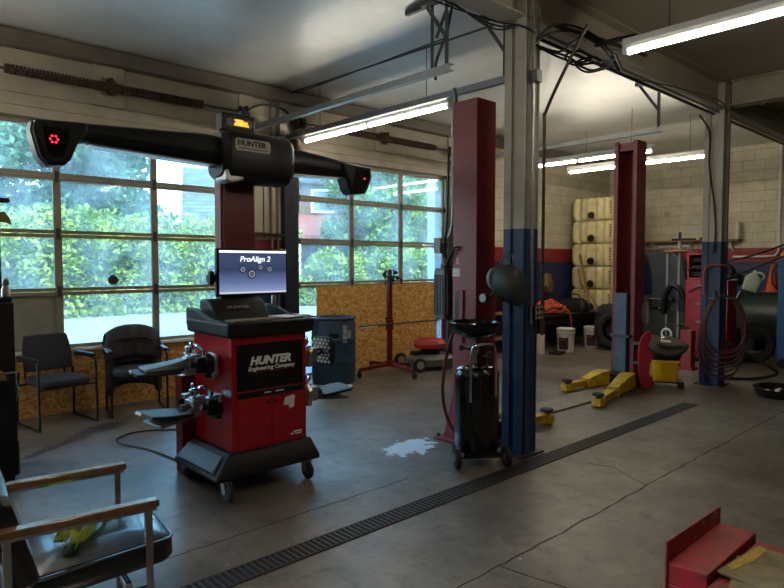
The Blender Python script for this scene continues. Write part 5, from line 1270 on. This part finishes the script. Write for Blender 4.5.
# ------------------------------------------------------------------ red bench and cardboard in the right foreground
rb = thing('red_steel_bench', 'worn red steel bench with an upright back plate, bottom right corner', 'bench', (6.5, 2.6, 0))
MB().bb(6.29, 6.43, 2.27, 2.79, .42, .5).bb(6.29, 6.43, 2.27, 2.79, .02, .42).build('raised_box', WORNRED, rb, True, bev=.004)
MB().prism([(2.265, .30), (2.795, .30), (2.795, .567), (2.265, .578)], 6.284, 6.290, 'yz').build('back_plate', WORNRED, rb, True)
MB().bb(6.435, 7.3, 2.2, 2.79, .45, .468).bb(6.44, 7.28, 2.22, 2.77, .30, .45).build('lower_deck', WORNRED, rb, True, bev=.004)
for xx in (6.5, 7.2):
    for yy in (2.27, 2.74): MB().bb(xx-.025, xx+.025, yy-.025, yy+.025, 0, .30).build('leg', WORNRED, rb, True)
o = MB().box((0, 0, .006), (.40, .30, .012), (0, 0, .22)).build('cardboard_sheet', CARD, loc=(6.66, 2.46, .468)); tag(o, 'stained cardboard sheet lying directly on the red bench deck', 'cardboard')
o = thing('cardboard_flap', 'upper stained cardboard sheet with a yellow torn edge on the red bench', 'cardboard', (6.645, 2.505, .4805), -.1)
MB().box((0, 0, .004), (.40, .34, .008)).build('sheet', CARD, o)
MB().prism([(-.195, -.10), (-.165, -.12), (-.15, .02), (-.155, .15), (-.19, .165)], .0082, .0098, 'xy').build('yellow_edge', mat('yellowed_paper_edge', (196, 166, 72), .8, dirt=.5, dscale=30), o)
rnd = random.Random(4); m = MB()
for k in range(16):
    yy = rnd.uniform(2.3, 2.78); zz = rnd.uniform(.51, .565); q = rnd.uniform(.002, .006)
    m.prism([(yy-q, zz), (yy, zz-q), (yy+q, zz+.3*q), (yy, zz+q)], 6.29, 6.2908, 'yz')
m.build('paint_chips', WHITEP, rb, True)
# ------------------------------------------------------------------ conduits, pipes and cables overhead
def pipe(name, P, r, m, label, cat='pipe', k=6, n=8, smooth=True):
    o = MB().tube(spline(P, k) if smooth else P, r, n).build(name, m); return tag(o, label, cat)
pipe('ceiling_pipe', [(.05, 4.76, 3.9), (3.45, 4.86, 3.9)], .012, DSTEEL, 'thin pipe along the ceiling, crossing behind the galvanised door tracks', smooth=False)
pipe('ceiling_pipe', [(.05, 4.86, 3.91), (2.9, 4.80, 3.91)], .009, DSTEEL, 'thinner pipe close beside the ceiling pipe over the door tracks', smooth=False)
pipe('beam_pipe', [(4.10, 4.6, 3.545), (4.10, 13.6, 3.545)], .016, BLACK, 'black pipe under the ceiling beam between the two columns', smooth=False)
pipe('beam_pipe', [(4.17, 4.6, 3.555), (4.17, 13.6, 3.555)], .014, STEEL, 'grey pipe under the ceiling beam, beside the black one', smooth=False)
pipe('column_conduit', [(3.72, 3.0, 3.88), (3.9, 3.9, 3.87), (4.15, 4.18, 3.85), (4.272, 4.31, 3.8), (4.274, 4.315, 3.6), (4.274, 4.32, 2.0), (4.274, 4.33, 1.1)], .015, STEEL, 'grey conduit running down the front of the near column')
pipe('column_conduit', [(4.62, 4.55, 3.5), (4.45, 4.52, 3.2), (4.29, 4.48, 2.86), (4.28, 4.475, 2.7), (4.28, 4.475, 1.3), (4.28, 4.475, 1.0)], .014, DSTEEL, 'slanting conduit that bends down the right edge of the near column')
jb = thing('junction_box', 'small grey junction box high on the near column', 'junction box', (4.29, 4.33, 3.12))
MB().bb(-.03, .03, -.04, .04, -.05, .05).build('box', GREY, jb, bev=.004)
MB().bb(.03, .034, -.036, .036, -.046, .046).build('cover', STEEL, jb, bev=.002)
MB().cyl((0, .04, 0), (0, .075, 0), .012, n=8).build('fitting', STEEL, jb)
for k, (x0, y0) in enumerate(((3.45, 3.7), (3.55, 3.65), (3.62, 3.6))):
    pipe('ceiling_wire', [(x0-.1, y0-2.2, 3.93), (x0, y0, 3.88), (3.95, 4.15, 3.62-.03*k), (4.2, 4.2, 3.52), (4.30, 4.3, 3.46)], .007, BLACK,
         ['left', 'middle', 'right'][k]+'most of three black wires swooping to the top of the near column', 'wire')
rnd = random.Random(11)
cc = thing('cable_tangle', 'tangle of black cables looped at the top of the near column', 'cable', (4.35, 4.6, 3.40))
loops = [[(-.08, -.25, .0), (.0, -.1, .10), (.1, .1, .12), (.2, .3, .06), (.35, .5, .04), (.55, .25, .0)],
         [(-.08, -.25, -.02), (.05, -.1, -.07), (.12, .0, .02), (.18, .12, .09), (.26, .3, -.05), (.3, .36, -.14)],
         [(-.06, -.25, -.04), (.02, -.05, -.1), (.1, .08, -.13), (.16, .2, -.09), (.1, .12, -.03), (.03, .02, -.07), (.08, .05, -.15), (.2, .2, -.13), (.3, .34, -.10)],
         [(-.06, -.24, -.05), (.06, .0, -.09), (.12, .12, -.16), (.2, .16, -.2), (.25, .26, -.15), (.18, .2, -.08), (.1, .06, -.14), (.18, .12, -.22), (.3, .3, -.16)],
         [(-.07, -.26, .02), (.02, -.16, .13), (.12, .02, .14), (.24, .18, .05), (.3, .36, -.08)],
         [(.1, .1, .12), (.25, .35, .0), (.4, .45, -.04), (.52, .3, .0)]]
for P in loops: MB().tube(spline(P, 8), .0095, 7).build('cable_loop', BLACK, cc)
MB().cyl((.29, .33, -.06), (.32, .40, -.18), .026, n=10).build('plug', BLACK, cc)
pipe('feed_pipe', [(4.25, 4.65, 3.62), (4.3, 5.4, 3.66), (4.32, 6.2, 3.70)], .018, RUST, 'rusty brown pipe beside the cable tangle, under the cream beam')
pipe('light_feed_cable', [(4.5, 4.9, 3.45), (4.62, 4.85, 3.43), (4.78, 4.78, 3.40), (4.92, 4.75, 3.38)], .02, BLACK, 'thick black cable running into the left end of the top right tube light', 'cable')
pipe('beam_wire', [(4.3, 4.8, 3.5), (4.32, 5.8, 3.42), (4.34, 6.8, 3.5), (4.32, 8.2, 3.6), (4.3, 8.5, 3.5)], .006, BLACK, 'thin loose wire strung along the cream ceiling beam', 'wire')
# pipes on the pier between the overhead doors
pipe('pier_conduit', [(.05, 4.48, 0), (.05, 4.48, 3.78)], .017, DTRIM, 'left painted conduit on the pier between the overhead doors', smooth=False)
pipe('pier_conduit', [(.05, 4.58, 0), (.05, 4.58, 3.78)], .014, DTRIM, 'right painted conduit on the pier between the overhead doors', smooth=False)
pipe('pier_pipe', [(.06, 4.02, 2.0), (.06, 4.84, 1.985)], .022, RUST, 'short brown pipe level across the pier between the doors', smooth=False)
do = thing('door_opener', 'rusty chain hoist on the wall above the pier between the doors', 'hoist', (.16, 4.78, 3.2))
MB().lathe([(0, -.03), (.10, -.03), (.115, -.01), (.115, .01), (.10, .03), (0, .03)], (0, 0, 0), 20, 'y').build('chain_wheel', RUST, do)
MB().bb(-.14, .02, -.05, .05, -.10, .14).build('hoist_bracket', DSTEEL, do, bev=.005)
MB().tube([(.09, 0, 0), (.09, 0, -.9)], .006, 6).tube([(-.06, 0.03, 0), (-.06, .03, -.9)], .006, 6).build('pull_chain', DSTEEL, do)
pipe('wall_cable', [(.05, 4.1, 3.55), (.07, 4.35, 3.68), (.07, 4.7, 3.66), (.1, 4.78, 3.45), (.12, 4.8, 3.3)], .014, BLACK, 'black cable arched on the wall over the pier between the doors', 'cable')
pipe('track_conduit', [(.05, 8.12, 0), (.05, 8.12, 3.78)], .02, DSTEEL, 'dark conduit up the wall right of the right overhead door', smooth=False)
# hanger straps at the ends of the tracks
hg = thing('strut_hanger', 'perforated steel hanger above the end of the door tracks', 'hanger', (3.3, 4.4, 3.9))
MB().bb(-.28, .30, -.32, -.28, .0, .045).build('ceiling_strut', DSTEEL, hg, bev=.002)
MB().beam((.05, -.3, .02), (.05, -.3, -.58), .035, .006, (0, 1, 0)).build('drop_strap', DSTEEL, hg)
MB().beam((.28, -.3, .02), (.1, -.3, -.3), .035, .006, (0, 1, 0)).build('brace', DSTEEL, hg)
MB().tube(spline([(.3, -.3, .0), (.2, -.27, -.25), (.08, -.28, -.5), (.0, -.2, -.62)], 8), .014, 8).build('flexible_conduit', DSTEEL, hg)

# ------------------------------------------------------------------ outside
o = MB().bb(-70, -.3, -40, 60, -.14, -.02).build('asphalt_yard', ASPH); tag(o, kind='structure')
gm = MB(); rnd = random.Random(5)
def leaf(m, p, s, rnd, up=.3):
    d = Vector((rnd.gauss(0, 1), rnd.gauss(0, 1), rnd.gauss(0, 1)+up)).normalized(); e = d.cross(Vector((rnd.gauss(0, 1), rnd.gauss(0, 1), rnd.gauss(0, 1)))).normalized(); f = d.cross(e)
    o_ = len(m.v)
    m.v += [tuple(p-e*s), tuple(p+f*s*.55+d*s*.15), tuple(p+e*s), tuple(p-f*s*.55+d*s*.15)]; m.f.append((o_, o_+1, o_+2, o_+3))
def leaves(clumps, n, size, seed):
    rnd = random.Random(seed); m = MB(); tot = sum(c[3]**2 for c in clumps)
    for cx, cy, cz, r in clumps:
        k = int(n*r*r/tot)
        for _ in range(k):
            v = Vector((rnd.gauss(0, 1), rnd.gauss(0, 1), rnd.gauss(0, 1)))
            v.normalize(); rr = r*(rnd.random()**.35)
            p = Vector((cx+v.x*rr, cy+v.y*rr, max(.05, cz+v.z*rr*.85)))
            leaf(m, p, size*rnd.uniform(.6, 1.4), rnd)
    return m
def tree(x, y, hgt, rad, m, label, seed, low=1.5, n=9000, size=.17, nclump=26):
    t = thing('leafy_tree', label, 'tree', (x, y, -.02), group='trees across the yard'); rnd = random.Random(seed)
    MB().tube([(0, 0, 0), (.1, .05, hgt*.35), (0, .1, hgt*.7)], [rad*.09, rad*.07, rad*.03], 10).build('trunk', BARK, t)
    cl = []
    for k in range(nclump):
        z = low+(hgt-low)*(k+.5)/nclump; f = math.sin(PI*min(1, .15+.85*(z-low)/(hgt-low)))**.6
        a = k*2.399; r_ = rad*f*rnd.uniform(.35, .8)
        cl.append((r_*math.cos(a), r_*math.sin(a), z, rad*rnd.uniform(.28, .42)))
    mb = leaves(cl, n, size, seed); o = mb.build('foliage', m, t, sharp=180)
    return t
tree(-18.5, 7.2, 10.5, 4.3, LEAF_CON, 'broad blue-green tree filling the left panes of the left overhead door', 21, 1.6, 34000, .14)
tree(-23.0, -5.0, 11, 4.0, LEAF_MID, 'tall green tree at the far left beyond the left overhead door', 23, 2.0, 9000, .16)
tree(-12.2, 17.6, 8.0, 2.6, LEAF_MID, 'mid green tree in the middle panes of the right overhead door', 24, 1.0, 20000, .10)
tree(-8.6, 22.5, 8.0, 2.6, LEAF_VINE, 'yellow-green tree in the right panes of the right overhead door', 25, .6, 18000, .10)
tree(-27.0, 30.0, 13, 4.5, LEAF_CON, 'tall blue-green tree rising behind the brick house', 26, 3, 9000, .2)
tree(-13.0, 30.5, 12.0, 4.0, LEAF_MID, 'farther green tree between the house and the white wall', 27, 1, 9000, .18)
def far_row():
    rnd = random.Random(41)
    for k, (x, y, h_, r, lab) in enumerate(((-36, 4, 7, 5, 'distant rounded tree behind the left part of the vine hedge'), (-38, 12, 6, 5, 'distant low tree between the vine hedge and the pale house'), (-34, -6, 9, 5, 'distant tree at the far left beyond the hedge'))):
        tree(x, y, h_, r, LEAF_MID, lab, 50+k, .8, 9000, .22)
def bush_row(label, x0, y0, x1, y1, n, r, z, m, seed, cnt, size):
    rnd = random.Random(seed); cl = []
    for k in range(n):
        f = (k+.5)/n
        for zz in z: cl.append((x0+(x1-x0)*f+rnd.uniform(-.4, .4), y0+(y1-y0)*f+rnd.uniform(-.4, .4), zz+rnd.uniform(-.25, .25), r*rnd.uniform(.8, 1.2)))
    o = leaves(cl, cnt, size, seed).build('vine_hedge', m, sharp=180); return tag(o, label, 'hedge', kind='stuff')
bush_row('yellow-green vine hedge along the far side of the yard behind the left door', -14.2, -6, -13.6, 13.5, 22, 1.0, (.6, 1.7, 2.5), LEAF_VINE, 31, 62000, .085)
bush_row('vine hedge on the slope behind the right door', -13.0, 14.5, -6.5, 19.5, 12, .9, (.5, 1.5), LEAF_VINE, 32, 30000, .08)
far_row()
gm = MB(); rnd = random.Random(8)
for _ in range(5200):
    y = rnd.uniform(-6, 22); x = -12.6-rnd.random()*1.4 if y < 14 else rnd.uniform(-13, -5.5)
    if y >= 14 and (x+13)*.75+14 > y+1.5: continue
    leaf(gm, Vector((x, y, rnd.uniform(.0, .22))), rnd.uniform(.06, .14), rnd, 0)
tag(gm.build('grass_verge', GRASS, sharp=180), 'rough grass along the edge of the yard', 'grass', kind='stuff')
SHING, N_, L_, b_ = nodemat('grey_roof_shingles')
tc = N_.new('ShaderNodeTexCoord'); sx = N_.new('ShaderNodeSeparateXYZ'); cx_ = N_.new('ShaderNodeCombineXYZ'); bt = N_.new('ShaderNodeTexBrick')
bt.inputs['Scale'].default_value = 1; bt.inputs['Brick Width'].default_value = .5; bt.inputs['Row Height'].default_value = .2; bt.inputs['Mortar Size'].default_value = .018
for k_, c_ in (('Color1', (84, 92, 100)), ('Color2', (58, 66, 74)), ('Mortar', (30, 34, 40))): bt.inputs[k_].default_value = (*lin(c_), 1)
L_.new(tc.outputs['Object'], sx.inputs[0]); L_.new(sx.outputs['Y'], cx_.inputs['X']); L_.new(sx.outputs['Z'], cx_.inputs['Y']); L_.new(cx_.outputs[0], bt.inputs['Vector']); L_.new(bt.outputs['Color'], b_.inputs['Base Color'])
b_.inputs['Roughness'].default_value = .9
BRICK, N_, L_, b_ = nodemat('house_brick')
tc = N_.new('ShaderNodeTexCoord'); bt = N_.new('ShaderNodeTexBrick'); bt.inputs['Scale'].default_value = 1; bt.inputs['Brick Width'].default_value = .24; bt.inputs['Row Height'].default_value = .08; bt.inputs['Mortar Size'].default_value = .008
bt.inputs['Color1'].default_value = (*lin((104, 66, 58)), 1); bt.inputs['Color2'].default_value = (*lin((86, 52, 48)), 1); bt.inputs['Mortar'].default_value = (*lin((104, 96, 90)), 1)
sx = N_.new('ShaderNodeSeparateXYZ'); cx_ = N_.new('ShaderNodeCombineXYZ'); ad = N_.new('ShaderNodeMath'); ad.operation = 'ADD'
L_.new(tc.outputs['Object'], sx.inputs[0]); L_.new(sx.outputs['X'], ad.inputs[0]); L_.new(sx.outputs['Y'], ad.inputs[1]); L_.new(ad.outputs[0], cx_.inputs['X']); L_.new(sx.outputs['Z'], cx_.inputs['Y']); L_.new(cx_.outputs[0], bt.inputs['Vector']); L_.new(bt.outputs['Color'], b_.inputs['Base Color'])
b_.inputs['Roughness'].default_value = .85
def house(loc, W, D, eave, ridge, wallm, roofm, label, porch=False):
    t = thing('house', label, 'house', loc, group='houses across the yard')
    MB().prism([(-D/2, 0), (D/2, 0), (D/2, eave), (0, ridge-.1), (-D/2, eave)], -W/2, W/2, 'xz').build('walls', wallm, t)
    # two roof slopes with some thickness, ridge along local y
    m = MB()
    for s in (-1, 1):
        m.prism([(0, ridge), (s*(D/2+.4), eave-.25), (s*(D/2+.4), eave-.05), (0, ridge+.2)], -W/2-.35, W/2+.35, 'xz')
    m.build('roof', roofm, t)
    for yy in (-W*.28, W*.15):
        f = MB().bb(D/2, D/2+.08, yy-.55, yy+.55, eave-1.6, eave-.5).build('window_frame', WHITE, t)
        MB().bb(D/2+.07, D/2+.09, yy-.45, yy+.45, eave-1.5, eave-.6).build('window_pane', mat('dark_house_glass', (70, 90, 104), .1), f)
    if porch:
        MB().prism([(D/2, eave-1.9), (D/2+2.4, eave-2.9), (D/2+2.4, eave-2.75), (D/2, eave-1.7)], -W/2-.2, W/2+.2, 'xz').build('porch_roof', mat('red_porch_roof', (130, 66, 54), .8, dirt=.4), t)
        for yy in (-W/2+.2, 0, W/2-.2): MB().bb(D/2+2.1, D/2+2.25, yy-.08, yy+.08, 0, eave-2.85).build('porch_post', WHITE, t)
    return t
house((-23.85, 16.42, -.02), 3.6, 6.5, 3.2, 6.6, mat('pale_blue_siding', (96, 108, 116), .8), SHING, 'pale house with a grey shingled roof seen through the left overhead door').rotation_euler = (0, 0, -.45)
house((-17.05, 20.0, -.02), 6.0, 4.0, 5.6, 7.6, BRICK, SHING, 'brick house with a white window and red porch roof, through the right door', porch=True).rotation_euler = (0, 0, -.6)
o = MB().bb(-1.2, -1.0, 8.78, 9.3, -.02, 3.4).bb(-1.25, -.95, 8.75, 9.32, 3.4, 3.5).build('outer_wing_wall', mat('white_outer_wall', (214, 218, 222), .8)); tag(o, kind='structure')

# ------------------------------------------------------------------ light
w = bpy.data.worlds.new('sky'); sc.world = w; w.use_nodes = True
N = w.node_tree.nodes; L = w.node_tree.links
bg = N['Background']; sk = N.new('ShaderNodeTexSky'); sk.sky_type = 'NISHITA'; sk.sun_disc = False
sk.sun_elevation = math.radians(52); sk.sun_rotation = math.radians(100); sk.air_density = 1.2; sk.dust_density = 2.5
L.new(sk.outputs[0], bg.inputs['Color']); bg.inputs['Strength'].default_value = 2.9
sl = bpy.data.lights.new('sun', 'SUN'); sl.energy = 4.0; sl.angle = math.radians(1); sl.color = (1, .95, .86)
so = bpy.data.objects.new('sun', sl); COL.objects.link(so)
sd_ = Vector((.62, -.25, .95)).normalized()
so.rotation_euler = sd_.to_track_quat('Z', 'Y').to_euler()
for k, (y0, y1, z0, z1) in enumerate(((D3_ADDED[0], D3_ADDED[1], 0, 3.1), (D1[0], D1[1], .7, 3.1), (D2[0], D2[1], .7, 3.1))):
    a = bpy.data.lights.new('door_daylight_portal', 'AREA'); a.shape = 'RECTANGLE'; a.size = y1-y0; a.size_y = z1-z0
    a.cycles.is_portal = True
    ao = bpy.data.objects.new('door_daylight_portal', a); COL.objects.link(ao)
    ao.location = (-.12, (y0+y1)/2, (z0+z1)/2); ao.rotation_euler = (PI/2, 0, -PI/2)
# ------------------------------------------------------------------ camera
cd = bpy.data.cameras.new('camera'); cam = bpy.data.objects.new('camera', cd); COL.objects.link(cam)
cd.sensor_width = 36; cd.lens = 36*620/784; cd.clip_start = .05; cd.clip_end = 300
cam.location = CAM
p = math.atan(30/620)
cam.rotation_euler = (PI/2-p, 0, math.atan2(.7333, .6806))
sc.camera = cam
sc.view_settings.view_transform = 'Standard'; sc.view_settings.look = 'None'; sc.view_settings.gamma = 1.0
sc.view_settings.use_curve_mapping = False
sc.view_settings.exposure = 0.55
sc.cycles.max_bounces = 8; sc.cycles.diffuse_bounces = 5; sc.cycles.transparent_max_bounces = 12
sc.cycles.sample_clamp_indirect = 6
